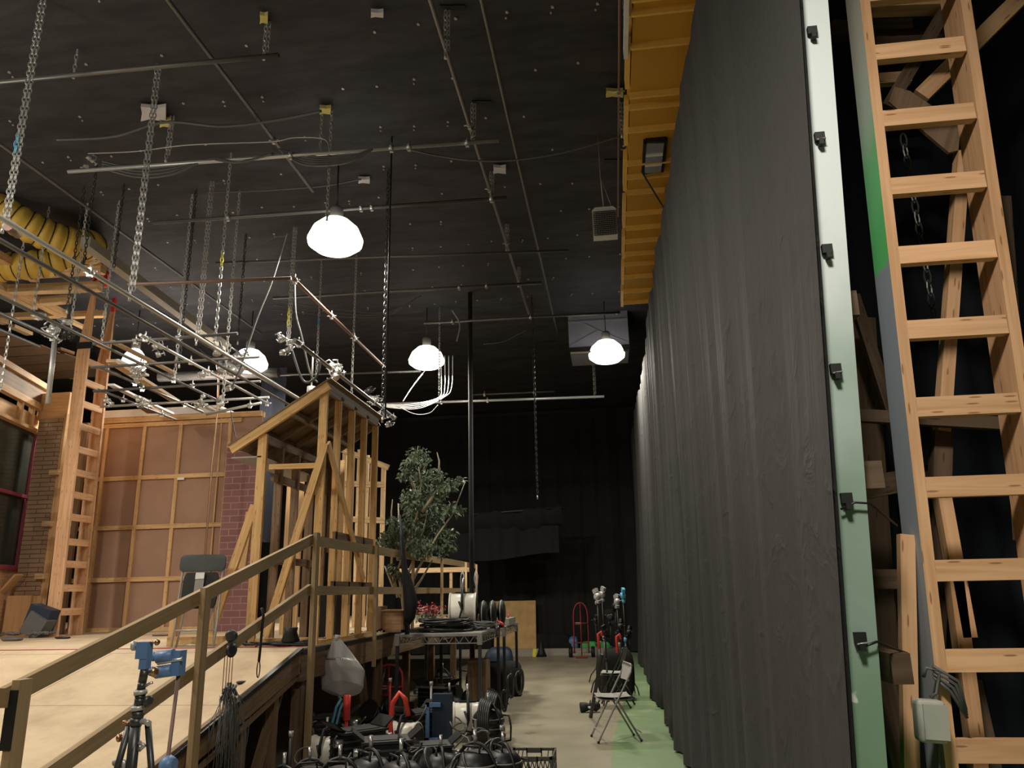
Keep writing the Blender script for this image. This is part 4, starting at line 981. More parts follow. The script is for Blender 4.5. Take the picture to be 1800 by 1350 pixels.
# planks lying as the lid of the dark set ceiling
mb = MB()
for k in range(6): mb.beam((-13, 11.2+k*.62, 6.1+.03*k), (-10.2, 11.2+k*.62, 6.1+.03*k), .5, .02)
tag(mb.build('ceiling_boards', 'pine_old'), 'dark boards over the set far left behind the battens', 'boards')
tag(MB().cyl(at(98, 580, Y=8.6), at(84, 710, Y=8.6), .032, n=10).build('vertical_pole', 'steel'), 'upright steel pole with a shackle left of the tall ladder', 'pole')
# yellow duct
def duct(pts, r, label):
    P = [V(p) for p in pts]; out = []
    ext = [P[0]*2-P[1]]+P+[P[-1]*2-P[-2]]
    for i in range(1, len(ext)-2):
        for k in range(10):
            t_ = k/10; a, b, c, d = ext[i-1], ext[i], ext[i+1], ext[i+2]
            out.append(.5*((2*b)+(c-a)*t_+(2*a-5*b+4*c-d)*t_**2+(3*b-a-3*c+d)*t_**3))
    # accordion profile
    L = 0; pts2 = []; rs = []
    dens = []
    for i in range(len(out)-1):
        for k in range(3): dens.append(out[i].lerp(out[i+1], k/3))
    acc = 0; prev = dens[0]
    for p in dens:
        acc += (p-prev).length; prev = p; pts2.append(p); rs.append(r*(1+.05*math.cos(acc/.15*6.283)))
    t = thing('flexible_duct', label, 'duct', P[0])
    MB().tube(pts2, rs, 22).build('duct_skin', 'duct_yellow', t)
    mb = MB(); acc = 0; prev = dens[0]; nxt = .075
    for i, p in enumerate(dens[:-1]):
        acc += (p-prev).length; prev = p
        if acc >= nxt:
            nxt += .15; tn = (dens[i+1]-p).normalized(); x = tn.orthogonal().normalized(); y = tn.cross(x)
            mb.tube([p+(x*math.cos(a*.3927)+y*math.sin(a*.3927))*r*1.0 for a in range(16)], .007, 4, closed=True)
    mb.build('wire_rib', 'rubber', t); return t
dy = 8.4
duct([at(x, y, Y=yy) for x, y, yy in ((-60, 335, 8.0), (15, 378, 8.2), (75, 410, 8.5), (128, 428, 8.8), (160, 432, 9.1), (150, 447, 9.7), (100, 460, 9.6), (30, 468, 9.4), (-60, 475, 9.3))], .205, 'big yellow ribbed flexible duct looping in from the upper left')
tag(MB().tube([at(148, 420, Y=8.9), at(150, 455, Y=8.9), at(138, 470, Y=8.9)], .02, 6).build('duct_strap', 'rubber'), 'dark strap holding up the yellow duct', 'strap')
tag(MB().cyl(at(14, 398, Z=4.25), at(32, 412, Z=4.25), .035, n=10).build('pipe_sleeve', 'rusty'), 'orange and white taped sleeve on the near end of the long pipe', 'sleeve')
# ================================================================== ORANGE SOFFIT along the curtain
SX0, SX1, SZ = .385, 1.25, 6.0
sf = thing('orange_soffit', 'long orange ribbed overhead soffit running along the top of the curtain', 'soffit', (.8, 7, SZ))
e0, e1 = 2.6, 11.8
MB().box((SX0, e0, SZ+.06), (SX1, e1, SZ+.08)).build('underside', 'soffit', sf)
MB().box((SX0, e0, SZ+.08), (SX0+.02, e1, SZ+.5)).build('side_board', 'soffit', sf)
MB().box((SX0, e1-.02, SZ+.08), (SX1, e1, SZ+.5)).build('end_board', 'soffit', sf)
for y in (5, 30, 88, 174, 194, 234, 292, 316, 343, 380, 405, 428, 450, 468, 490, 515, 535, -60, -110):
    p = at(1105, y, Z=SZ); MB().box((SX0-.015, p.y-.012, SZ), (SX1, p.y+.012, SZ+.06)).build('rib', 'soffit_rib', sf)
for k in range(8):
    y = 4.6+k*.95; MB().box((SX0-.05, y, SZ+.08), (SX0-.01, y+.7, SZ+.2)).build('edge_lath', 'soffit_rib', sf)
# air grille on it
g0 = at(1133, 240, Z=SZ+.09); g1 = at(1165, 290, Z=SZ+.09)
gr = thing('air_grille', 'dark louvred air grille set in the orange soffit', 'vent', ((g0.x+g1.x)/2, (g0.y+g1.y)/2, SZ+.05))
gx0, gx1, gy0, gy1 = g0.x, g1.x-.01, g0.y, g1.y
mb = MB()
for a, b in (((gx0, gy0), (gx1, gy0)), ((gx1, gy0), (gx1, gy1)), ((gx1, gy1), (gx0, gy1)), ((gx0, gy1), (gx0, gy0))): mb.beam((*a, SZ+.05), (*b, SZ+.03), .03, .06)
mb.build('frame', 'black_paint', gr)
for k in range(9):
    y = gy0+(gy1-gy0)*(k+.5)/9
    MB().obox(((gx0+gx1)/2, y, SZ+.02), (gx1-gx0-.03, .06, .006), Matrix.Rotation(R_(-35), 3, 'X')).build('louvre', 'white' if k in (3, 6) else 'duct_grey', gr)
# cage lamp (unlit) hung by a cable
c = at(1063, 390, Y=7.9)
cl = thing('unlit_cage_lamp', 'unlit pale square lamp with a wire grille hanging beside the orange soffit', 'lamp', c+V((0, 0, -.2)))
q = Matrix.Rotation(R_(-25), 3, 'X')
sx_, sz_ = .135, .17
mb = MB()
fr_ = [(-sx_, -sz_), (sx_, -sz_), (sx_, sz_*.9), (sx_*.75, sz_*1.1), (-sx_*.75, sz_*1.1), (-sx_, sz_*.9)]
mb.plate([c+V((x, 0, z)) for x, z in fr_], .12, (0, -1, 0)); mb.build('housing', 'white', cl)
mb = MB()
for k in range(15):
    x = -sx_*.93+k*sx_*1.86/14; mb.box((c.x+x-.0028, c.y-.018, c.z-sz_*.95), (c.x+x+.0028, c.y-.012, c.z+sz_*.72))
for k in range(13):
    z = -sz_*.95+k*sz_*1.67/12; mb.box((c.x-sx_*.93, c.y-.02, c.z+z-.0028), (c.x+sx_*.93, c.y-.014, c.z+z+.0028))
mb.build('wire_grille', 'steel_dark', cl)
mb = MB(); mb.tube([c+V((0, .05, sz_)), c+V((-.02, .05, .6)), (c.x-.02, c.y+.05, CEIL)], .006, 6); mb.tube([c+V((.1, .05, sz_*.9)), c+V((-.01, .05, .55))], .004, 6); mb.build('hanging_cable', 'steel', cl)
# side strip of clamps along soffit
pipe([(SX0-.10, 2.6, SZ+.2), (SX0-.10, 9.0, SZ+.2)], 'reddish pipe tucked beside the orange soffit', r=.010, mat='rusty', clamps=(.3, .6), group=HG)
tag(MB().box((SX0-.07, 4.0, SZ+.02), (SX0-.035, 5.75, SZ+.12)).build('light_strip', 'white'), 'pale narrow strip along the near edge of the orange soffit', 'strip')
# grey duct box
a = at(998, 552, Y=13.95); b = at(1106, 605, Y=13.95)
db = thing('air_duct', 'grey sheet-metal duct box with cross creases hung by the curtain', 'duct', ((a.x+b.x)/2, 14.2, b.z))
MB().box((a.x, 13.95, b.z), (b.x, 15.2, min(a.z, CEIL))).build('duct_body', 'duct_grey', db)
mb = MB(); zc_ = b.z+(a.z-b.z)*.45; m_ = (a.x+b.x)/2
for x, z in ((a.x, a.z), (b.x, b.z+.03), (a.x, b.z+.03)): mb.beam((x, 13.945, min(z, CEIL-.02)), (m_, 13.935, zc_), .008, .012)
mb.beam((a.x, 13.94, zc_+.2), (b.x, 13.94, zc_+.2), .015, .03); mb.build('crease', 'duct_grey', db)
MB().box((a.x-.01, 13.9, b.z-.08), (b.x+.01, 14.0, b.z-.02)).build('bottom_flange', 'black_paint', db)
for x in (1065, 1084):
    p = at(x, 550, Y=13.9); MB().cyl(p+V((0, 0, -.03)), p+V((0, 0, .06)), .02, n=8).build('bolt', 'chrome', db)

# ================================================================== ROLLED CLOTH on a bar in front of the far drapes
a = at(790, 905, Y=19.6); b = at(987, 888, Y=19.6)
rc = thing('rolled_cloth_bar', 'black cloth bundled over a hanging bar in front of the far drapes', 'cloth', ((a.x+b.x)/2, 19.6, a.z-1))
def rcf(u, v):
    x = a.x+(b.x-a.x)*u; an = v*math.pi*1.5
    rr = .19+.03*math.sin(u*19)+.02*math.sin(u*47+v*3)
    z0 = a.z+(b.z-a.z)*u-.3
    return V((x, 19.6-rr*math.cos(an-1.2), z0+rr*math.sin(an+1.0)*1.3+.02*math.sin(u*8)))
MB().grid(rcf, 60, 10).build('rolled_cloth', 'black_cloth', rc)
MB().grid(lambda u, v: V((a.x+(b.x-a.x-.1)*u, 19.62+.03*math.sin(u*40)+.05*math.sin(u*11), a.z-.35-v*(.75+.08*math.sin(u*5)))), 80, 6).build('hanging_skirt', 'black_cloth', rc)
MB().cyl((a.x-.15, 19.6, a.z-.05), (b.x+.1, 19.6, b.z-.05), .03, n=8).build('bar', 'steel_dark', rc)
# faint diagonal bright marks are reflections, left out

# ================================================================== PLYWOOD SHEET, SANDBAGS, HAND TRUCK, BUCKET at the far end
a = at(868, 1057, Y=21.4); b = at(943, 1138, Y=21.4)
MB_ = MB().plate([(a.x, 21.35, .16), (b.x, 21.35, .16), (b.x, 21.5, a.z), (a.x, 21.5, a.z)], .02)
tag(MB_.build('plywood_sheet', 'ply_ochre'), 'ochre plywood sheet leaning against the far black drapes', 'panel')
p = at(943, 1150, Y=20.7); p.z = 0; tag(MB().obox(p+V((-.05, 0, .10)), (.09, .01, .2), Matrix.Rotation(.15, 3, 'Y')).build('yellow_tag', 'yellow'), 'small yellow tag on the floor below the plywood sheet corner', 'tag')
tag(MB().lathe([(.14, 0), (.1, .1), (.02, .36), (.01, .4)], p+V((.12, .1, 0)), n=12).build('small_cone', 'rubber'), 'small dark cone beside the yellow tag', 'cone')
def bag(c, sx, sy, sz, seed, label, mat='black_cloth', name='sandbag'):
    rnd = random.Random(seed); ph = [rnd.uniform(0, 6) for _ in range(4)]
    def fn(u, v):
        th = u*2*math.pi; f = v*math.pi-math.pi/2; k = 1+.08*math.sin(3*th+ph[0])*math.cos(f)+.05*math.sin(5*th+ph[1]+v*5)
        cx = math.copysign(abs(math.cos(th))**.6, math.cos(th)); cy = math.copysign(abs(math.sin(th))**.6, math.sin(th)); cf = max(0.001, math.cos(f))**.5
        return V(c)+V((sx*cx*cf*k, sy*cy*cf*k, sz*(1+math.copysign(abs(math.sin(f))**.8, math.sin(f)))*.5))
    return tag(MB().grid(fn, 22, 10).build(name, mat), label, 'sandbag' if name == 'sandbag' else 'bag')
def fb_(x, yt, sx, sy, seed, lb, mt='black_cloth', nm='sandbag'):
    a = at(x, yt, Y=21.55); bag((a.x, 21.55, 0), sx, sy, a.z, seed, lb, mt, nm)
fb_(955, 1112, .26, .17, 1, 'dark sandbag beside the plywood sheet corner'); fb_(982, 1112, .33, .2, 3, 'dark sandbag in the middle of the far pile'); fb_(1000, 1126, .16, .2, 4, 'low dark sandbag left of the blue bag')
fb_(1008, 1118, .13, .2, 5, 'dusty blue bag beside the red hand truck', 'blue', 'cloth_bag')
fb_(1036, 1127, .24, .15, 6, 'bright green crumpled cloth behind the red hand truck', 'green_cloth', 'green_cloth')
fb_(994, 1127, .08, .12, 7, 'small green crumpled cloth left of the blue bag', 'green_cloth', 'green_cloth')
fb_(1058, 1127, .2, .15, 8, 'green cloth heap half hidden by the light stands', 'green_cloth', 'green_cloth')
def hand_truck(loc, h, w, label, rz=0, mat='red_dark'):
    t = thing('hand_truck', label, 'hand truck', loc); L = V(loc)
    c = Matrix.Rotation(rz, 3, 'Z'); P = lambda x, y, z: L+c@V((x, y, z))
    r = .018; mb = MB()
    pts = [P(-w/2, 0, .1), P(-w/2, .1, h*.75)]+[P(-w/2*math.cos(a*math.pi/8), .1+.02*math.sin(a*math.pi/8), h*.78+h*.22*math.sin(a*math.pi/8)) for a in range(1, 8)]+[P(w/2, .1, h*.75), P(w/2, 0, .1)]
    mb.tube(pts, r, 8); mb.tube([P(0, .08, h*.99), P(0, 0, .05)], r*.8, 8); mb.build('tube_frame', mat, t)
    for z in (.35, h*.62): MB().tube([P(-w/2, .05, z), P(w/2, .05, z)], r*.8, 8).build('cross_bar', mat, t)
    MB().obox(P(-w*.2, .06, h*.62), (w*.3, .02, .04), c).build('label_plate', 'white', t)
    MB().obox(P(0, -.12, .02), (w*.8, .25, .015), c).build('toe_plate', mat, t)
    for s in (-1, 1):
        wv = MB().lathe([(.05, -.04), (.12, -.045), (.13, 0), (.12, .045), (.05, .04)], P(s*(w/2+.1), .08, .13), c@V((1, 0, 0)), 18).build('wheel', 'rubber', t)
        MB().cyl(P(s*(w/2+.04), .08, .13), P(s*(w/2+.15), .08, .13), .03, n=10).build('hub', 'grey_metal', wv)
    MB().cyl(P(-w/2-.05, .08, .13), P(w/2+.05, .08, .13), .014, n=8).build('axle', 'steel', t)
    return t
p = at(1023, 1156, Z=0); hand_truck(p, 1.32, .36, 'red hand truck with black wheels standing in front of the far drapes')

# ================================================================== FOLDING CHAIRS
def folding_chair(name, label, loc, rz, folded=False, metal='grey_metal', seatm='chair_seat', backm='chair_seat', lean=0):
    t = thing(name, label, 'chair', (0, 0, 0))
    W = .42
    if not folded:
        # side view in y (front -y), z up; X-crossed legs
        for s in (-1, 1):
            x = s*W/2
            MB().tube([(x, -.24, .012), (x, -.20, .09), (x, .16, .72), (x, .17, .78)], .011, 8).build('front_leg', metal, t)
            x2 = s*(W/2-.03); MB().tube([(x2, .24, .012), (x2, .0, .42), (x2, -.04, .46)], .011, 8).build('rear_leg', metal, t)
            MB().sphere((x, -.24, .014), .016, 8).build('foot_cap', 'rubber', t); MB().sphere((x2, .24, .014), .016, 8).build('foot_cap', 'rubber', t)
        MB().tube([(-W/2, .17, .78), (-W/2+.03, .17, .80), (W/2-.03, .17, .80), (W/2, .17, .78)], .011, 8).build('top_bow', metal, t)
        MB().tube([(-W/2, .235, .10), (W/2, .235, .10)], .008, 8).build('rear_stretcher', metal, t); MB().tube([(-W/2, -.2, .10), (W/2, -.2, .10)], .008, 8).build('front_stretcher', metal, t)
        mb = MB(); mb.grid(lambda u, v: V(((u-.5)*(W-.03)*(1-.12*abs(2*v-1)**4), -.20+v*.38, .455+.018*abs(2*u-1)**2-.012*math.sin(v*3.14))), 12, 12); mb.grid(lambda u, v: V(((.5-u)*(W-.03)*(1-.12*abs(2*v-1)**4), -.20+v*.38, .435)), 12, 12); mb.build('seat', seatm, t)
        mb = MB()
        for off in (0, .012): mb.grid(lambda u, v, off=off: V((((u-.5) if not off else (.5-u))*W*(1-.1*abs(2*v-1)**4), .125+v*.05+.02*(1-(2*u-1)**2)+off, .62+v*.17)), 12, 6)
        mb.build('backrest', backm, t)
    else:
        H = .92
        for s in (-1, 1):
            x = s*W/2; MB().tube([(x, -.02, .012), (x, .0, .2), (x*.98, .0, H-.12), (x*.9, 0, H-.03)], .012, 8).build('front_leg', metal, t)
            x2 = s*(W/2-.04); MB().tube([(x2+s*.02, .05, .012), (x2-s*.02, .03, .35), (x2-s*.005, .02, .55)], .011, 8).build('rear_leg', metal, t)
        MB().tube([(-W/2, 0, .17), (W/2, 0, .17)], .009, 8).build('front_stretcher', metal, t); MB().tube([(-W/2, .05, .03), (W/2, .05, .03)], .009, 8).build('rear_stretcher', metal, t)
        def rr(u, v, z0, z1, w, y, pw=6): return V(((u-.5)*w*(1-.14*abs(2*v-1)**pw), y, z0+v*(z1-z0)))
        for nm, z0, z1, w_, y_, m_ in (('backrest', H-.17, H, W+.05, -.03, backm), ('seat', .38, .74, W-.06, -.022, 'rubber')):
            mb = MB(); mb.grid(lambda u, v: rr(u, v, z0, z1, w_, y_-.012*math.sin(u*3.14)), 12, 8); mb.grid(lambda u, v: rr(1-u, v, z0, z1, w_, y_+.02), 12, 8); mb.build(nm, m_, t)
        MB().box((-.045, -.055, .40), (.045, -.045, .74)).build('label_strip', 'grey_metal', t); MB().box((-.045, -.062, .67), (.045, -.054, .73)).build('white_label', 'white', t)
    t.location = loc; t.rotation_euler = (lean, 0, rz); return t
p = at(1085, 1300, Z=0)
folding_chair('folding_chair', 'open pale grey metal folding chair on the green floor strip', (p.x-.01, p.y, 0), R_(-78), metal='grey_metal')
p = at(338, 1120, Y=YF-.25)
folding_chair('folding_chair', 'dark folded chair with a white label leaning on the shed frame', (p.x, YF-.22, DZ), R_(8), folded=True, metal='steel', backm='grey_plastic', lean=-.12)

# ================================================================== COMBO STAND near camera with blue head
def lprof(t, name, mat, prof, base, ax=(0, 0, 1), n=14): return MB().lathe(prof, base, ax, n).build(name, mat, t)
def knob(t, c, d, r=.022, L=.05, mat='brass'):
    c = V(c); d = V(d).normalized(); o = MB().cyl(c, c+d*L, .006, n=8).lathe([(r*.6, L), (r, L+.004), (r, L+.012), (r*.5, L+.018)], c, d, 12).build('knob', mat, t); return o
SY = 3.1
H0 = at(257, 1128, Y=SY); st = thing('light_stand', 'near steel light stand with a blue receiver head in front of the ramp rail', 'light stand', (H0.x-.04, SY, 0))
def sp(x, y, dy=0): return at(x, y, Y=SY+dy)
# blue receiver
u0, u1 = sp(256, 1128), sp(253, 1172)
MB().box((sp(245, 1128).x, SY-.02, sp(250, 1158).z), (sp(265, 1128).x, SY+.02, H0.z)).build('receiver_head', 'blue', st)
MB().box((sp(249, 1160).x, SY-.018, sp(250, 1176).z), (sp(262, 1160).x, SY+.018, sp(250, 1156).z)).build('receiver_socket', 'blue', st)
knob(st, (sp(243, 1135).x, SY, sp(243, 1135).z), (-1, 0, 0), .02, .01, 'steel'); knob(st, (sp(265, 1129).x, SY, sp(265, 1129).z), (1, 0, 0), .013, .02, 'brass')
knob(st, sp(262, 1181), (1, -.2, .0), .02, .02)
path = [(255, 1174, .0165), (250, 1200, .0165), (248, 1212, .021), (247, 1222, .021), (246, 1226, .019), (244, 1240, .019), (243, 1250, .024), (241, 1262, .024), (238, 1275, .021), (226, 1400, .021), (205, 1650, .02)]
mb = MB()
for k in range(len(path)-1):
    a = sp(path[k][0], path[k][1]); b = sp(path[k+1][0], path[k+1][1]); mb.cyl(a, b, path[k][2], path[k+1][2] if k % 2 == 0 else path[k][2], 14)
mb.build('column', 'steel_dark', st)
for x, y in ((247, 1217), (242, 1245)): a = sp(x, y-4); b = sp(x, y+4); MB().cyl(a, b, .026, n=16).build('collar', 'steel', st)
MB().tube([sp(254, 1207), sp(262, 1202), sp(268, 1200)], .006, 6).build('lever', 'chrome', st)
MB().lathe([(.02, 0), (.024, .01), (.012, .016)], sp(258, 1232), (1, -.4, -.2), 12).build('wing_knob', 'steel_dark', st)
# yoke and legs
MB().tube([sp(228, 1270, .02), sp(238, 1268), sp(256, 1268, .0), sp(262, 1272, -.01)], .012, 8).build('leg_collar', 'steel', st)
for a, b, c_ in (((228, 1272), (206, 1350), (160, 1700)), ((260, 1270), (266, 1350), (300, 1700)), ((240, 1275), (232, 1350), (228, 1700))):
    A1, B1 = sp(*a, .01), sp(*b, -.02); C1 = A1+(B1-A1)*((A1.z-.01)/max(.05, A1.z-B1.z)); MB().tube([A1, B1, C1], .013, 8).build('leg', 'steel_dark', st)
MB().tube([sp(245, 1305), sp(254, 1311), sp(244, 1318)], .01, 8).build('leg_brace', 'steel', st)
MB().tube([sp(200, 1342), sp(208, 1338), sp(218, 1340), sp(218, 1352)], .012, 8).build('leg_brace', 'steel', st)
knob(st, sp(226, 1272), (-1, 0, .3), .007, .01, 'brass'); knob(st, sp(218, 1296), (-1, 0, -.1), .016, .012, 'brass')
# blue grip head behind, on its own stand
GYv = 3.55
gh = at(305, 1165, Y=GYv)
g = thing('grip_stand', 'second light stand with a double blue grip head, beside the ramp post', 'light stand', (gh.x, GYv, 0))
MB().box((gh.x+.005, GYv-.03, gh.z-.055), (gh.x+.045, GYv+.03, gh.z+.055)).build('grip_head', 'blue', g)
for dz in (.03, -.035):
    c = gh+V((-.02, -.02, dz)); hd_ = MB().cyl(c+V((-.05, 0, -.005)), c+V((.03, 0, .005)), .028, n=14).build('grip_disc', 'blue', g); MB().sphere(c+V((-.07, 0, 0)), .022, 12).build('grip_knob', 'blue', hd_)
MB().cyl(gh+V((-.06, -.03, 0)), gh+V((.06, -.03, .02)), .008, n=8).build('arm_rod', 'chrome', g)
MB().tube([gh+V((.03, 0, -.05)), (gh.x+.0, GYv, .6), (gh.x-.0, GYv, .05)], .009, 8).build('column', 'rusty', g)
q = at(296, 1345, Y=GYv); MB().lathe([(.03, -.03), (.045, 0), (.03, .03)], q, (1, 0, 0), 12).build('turtle_base', 'blue', g)
for a in (0, 2.1, 4.2): MB().tube([(gh.x, GYv, .25), (gh.x+.4*math.cos(a), GYv+.4*math.sin(a), .012)], .012, 8).build('leg', 'steel_dark', g)
# pulley clamp with hanging safety cables
c = at(398, 1118, X=PX)
t = thing('cable_hanger', 'clamp on the middle rail from which a bunch of thin safety cables hangs', 'hanger', c)
MB().lathe([(.03, -.02), (.045, -.015), (.045, .015), (.03, .02)], c+V((.04, 0, .0)), (0, 1, 0), 14).build('clamp_body', 'steel_dark', t)
MB().lathe([(.03, -.008), (.055, 0), (.03, .008)], c+V((.06, -.02, -.10)), (1, -.4, 0), 14).build('pulley', 'steel_dark', t)
for k in range(4):
    a = c+V((.03+.004*k, -.06+.035*k, -.12)); MB().tube([a, a+V((0, 0, -.27))], .0035, 5).build('drop_wire', 'brass', t)
bt_ = c+V((.05, 0, -.4))
mb = MB(); rnd = random.Random(5)
for k in range(34):
    a = bt_+V((rnd.uniform(-.03, .03), rnd.uniform(-.08, .08), rnd.uniform(-.03, .05))); s = V((rnd.uniform(-.05, .1), rnd.uniform(-.22, .2), 0)); L = rnd.uniform(.3, .75)
    pts = [a, a+s*.5+V((0, 0, -.08)), a+s+V((0, 0, -L*.5)), a+s*.9+V((0, 0, -L)), a+s*.5+V((0, 0, -L*.9)), a+s*.3+V((0, 0, -L*.4)), a+V((0, 0, -.02))]
    mb.tube(pts, .0028, 4)
mb.build('wire_bunch', 'cable_grey', t)
mb = MB()
for k in range(16): mb.cyl(bt_+V((rnd.uniform(-.03, .03), rnd.uniform(-.09, .09), rnd.uniform(-.08, .0))), bt_+V((rnd.uniform(-.03, .03), rnd.uniform(-.09, .09), rnd.uniform(.02, .07))), .01, n=6)
mb.build('snap_hooks', 'steel_dark', t)
# rope loop on the rail
c = at(455, 1082, X=PX)
t = thing('cord_loop', 'black cord tied to the middle rail with a small loop hanging', 'cord', c)
mb = MB(); mb.tube([c+V((.03, -.02, .06)), c+V((.04, 0, 0)), c+V((.03, .01, -.12)), c+V((.03, 0, -.26)), c+V((.03, -.01, -.36))], .011, 6)
mb.tube([c+V((.03+.0*a, -.01+.028*math.sin(a*.6), -.42+.065*math.cos(a*.6))) for a in range(11)], .005, 6); mb.tube([c+V((.03, -.09, -.24)), c+V((.03, .03, -.22))], .005, 6); mb.build('cord', 'rubber', t)
# coils of cable lying on the deck by the shed
mb = MB()
for k in range(22):
    c = V((-3.35+rnd.uniform(-.25, .2), 7.72+rnd.uniform(-.06, .06), DZ+.02+.004*(k % 6)))
    rr = rnd.uniform(.08, .2); mb.tube([c+V((rr*1.3*math.cos(a*.524), rr*.5*math.sin(a*.524), .006*math.sin(a))) for a in range(12)], .009, 5, closed=True)
tag(mb.build('cable_coil', 'cable'), 'black cable coil lying on the deck at the foot of the shed posts', 'cable')
mb = MB()
for k in range(20):
    c = V((-3.12+rnd.uniform(-.03, .03), 8.1+k*.17, DZ+.02)); mb.tube([c, c+V((rnd.uniform(-.05, .05), .15, .02)), c+V((rnd.uniform(-.05, .03), .3, 0))], .012, 5)
tag(mb.build('cable_run', 'cable'), 'black cables lying along the deck edge outside the shed', 'cable')
tag(MB().lathe([(.07, 0), (.09, .04), (.06, .12), (.07, .16)], (-3.22, 7.66, DZ+.02), n=12).build('tape_reel', 'rubber'), 'small black reel standing on the deck beside the cable coil', 'reel')
for i, (x, y, lb) in enumerate([(20, 1127, 'grey crumpled glove on the deck at the far left'), (282, 1118, 'scrap of red debris lying before the flat'), (424, 1187, 'tiny dark scrap on the ramp by the hanging wires'), (110, 1123, 'thin twig-like wire scrap on the deck near the tall ladder')]):
    p = at(x, y, Z=DZ) if i != 2 else at(x, y, Y=6.55)
    if i == 2: p.z = rz(p.y); 
    bag(p, (.14, .12, .03, .10)[i], .05, (.05, .03, .015, .03)[i], 20+i, lb, ('cable_grey', 'rusty', 'rubber', 'cable')[i], 'debris')
# plastic bag hanging from the deck edge
c = at(584, 1122, X=-2.93)
t = thing('plastic_bag', 'translucent plastic bag hanging from the deck edge below the shed', 'bag', c)
def pb(u, v):
    th = u*2*math.pi; r = .025+.235*v**.9*(1-.25*max(0, v-.8)/.2); k = 1+.18*math.cos(2*th+.6)+.07*math.sin(5*th+4*v)
    return c+V((.05+.05*v+.95*r*k*math.cos(th), .10*v+.5*r*k*math.sin(th), -.42*v-(.09*math.sin(th)*v if v > .5 else 0)-(.08 if v > .99 else 0)))
mb = MB(); mb.grid(pb, 36, 16); mb.grid(lambda u, v: V((pb(u, 1)))*(1-v)+(c+V((.08, .1, -.56)))*v, 36, 5); mb.build('film', 'bag_film', t)
MB().cyl(c+V((.05, 0, -.02)), c+V((.06, 0, .03)), .02, .03, 8).build('tied_neck', 'bag_film', t)

# ================================================================== TREE in a planter
b0 = at(692, 1098, X=-3.45)
tr = thing('potted_tree', 'leafy green artificial tree standing on the deck beyond the shed', 'tree', V((-3.45, 11.2, DZ)))
TY = 11.4
rnd = random.Random(12)
def tp(x, y, dy=0): return at(x, y, Y=TY+dy)
branches = [[(712, 1095), (706, 1040), (700, 1000), (722, 940), (735, 900), (740, 850), (733, 800), (735, 784)],
            [(708, 1060), (735, 1000), (770, 940), (795, 905), (818, 846)], [(705, 1040), (725, 990), (745, 930), (752, 897)],
            [(700, 1050), (688, 1000), (690, 960), (688, 900), (690, 878)], [(735, 880), (725, 850), (720, 838)], [(742, 900), (770, 860), (772, 810), (768, 795)],
            [(706, 1050), (690, 1030), (676, 995)], [(712, 1060), (740, 1020), (760, 985)], [(700, 985), (702, 930), (700, 885)]]
mb = MB()
for br in branches:
    n_ = len(br); off = rnd.uniform(-.35, .35)
    mb.tube([tp(x, y, off*k/(n_-1)) for k, (x, y) in enumerate(br)], [max(.006, .026*(1-k/n_)) for k in range(n_)], 7)
mb.build('branches', 'bark', tr)
clumps = [(735, 800, 22), (722, 812, 16), (745, 812, 14), (715, 832, 18), (738, 838, 22), (765, 835, 20), (790, 850, 18), (806, 845, 12), (775, 862, 20), (742, 865, 28), (722, 875, 24), (760, 885, 24), (790, 895, 18), (806, 895, 14), (735, 900, 26),
          (760, 920, 26), (742, 935, 28), (720, 925, 22), (700, 935, 20), (683, 945, 18), (690, 915, 12), (712, 955, 24), (770, 948, 26), (785, 940, 20), (740, 960, 26), (775, 965, 18), (790, 960, 14), (690, 960, 16), (672, 950, 14), (688, 1000, 12), (700, 1010, 12), (724, 885, 18), (765, 900, 14)]
mb = MB()
for (x, y, r) in clumps:
    c = tp(x, y, rnd.uniform(-.4, .4)); R1 = r/115*.92
    for k in range(int(r*r*.42)):
        d = V((rnd.gauss(0, 1), rnd.gauss(0, 1), rnd.gauss(0, 1))).normalized()*R1*rnd.random()**.45; d.z *= .8
        q_ = c+d; dr = V((rnd.gauss(0, 1), rnd.gauss(0, 1), rnd.gauss(-.9, .8))).normalized(); sd = dr.orthogonal().normalized()
        sd = (Matrix.Rotation(rnd.uniform(0, 6.28), 3, dr)@sd); L = rnd.uniform(.05, .10); w_ = L*.22
        b = len(mb.v); mb.v += [q_, q_+dr*L*.45+sd*w_, q_+dr*L+V((0, 0, -.01)), q_+dr*L*.45-sd*w_]; mb.face((b, b+1, b+2, b+3))
mb.build('foliage', 'leaf', tr)
p = at(675, 1102, Z=DZ); q_ = at(709, 1100, Y=p.y)
yc = at(692, 1103, Z=DZ).y
pt = thing('wooden_planter', 'square brown wooden planter box on the deck under the tree', 'planter', (q_.x-.15, 10.4, DZ))
xa_, xb_ = at(673, 1090, Y=10.3).x, at(709, 1090, Y=10.3).x; zt_ = at(690, 1074, Y=10.3).z
mb = MB(); mb.box((xa_, 10.3, DZ), (xb_, 10.33, zt_)); mb.box((xa_, 10.63, DZ), (xb_, 10.66, zt_)); mb.box((xa_, 10.3, DZ), (xa_+.03, 10.66, zt_)); mb.box((xb_-.03, 10.3, DZ), (xb_, 10.66, zt_)); mb.box((xa_, 10.3, DZ), (xb_, 10.66, DZ+.03)); mb.build('box_sides', 'terracotta', pt)
mb = MB(); 
for a, b in (((xa_, 10.29), (xb_, 10.29)), ((xa_, 10.67), (xb_, 10.67)), ((xa_, 10.3), (xa_, 10.66)), ((xb_, 10.3), (xb_, 10.66))): mb.beam((*a, zt_+.008), (*b, zt_+.008), .05, .016)
mb.build('rim', 'pine_rail', pt)
MB().box((xa_+.03, 10.33, zt_-.08), (xb_-.03, 10.63, zt_-.06)).build('soil', 'rubber', pt)
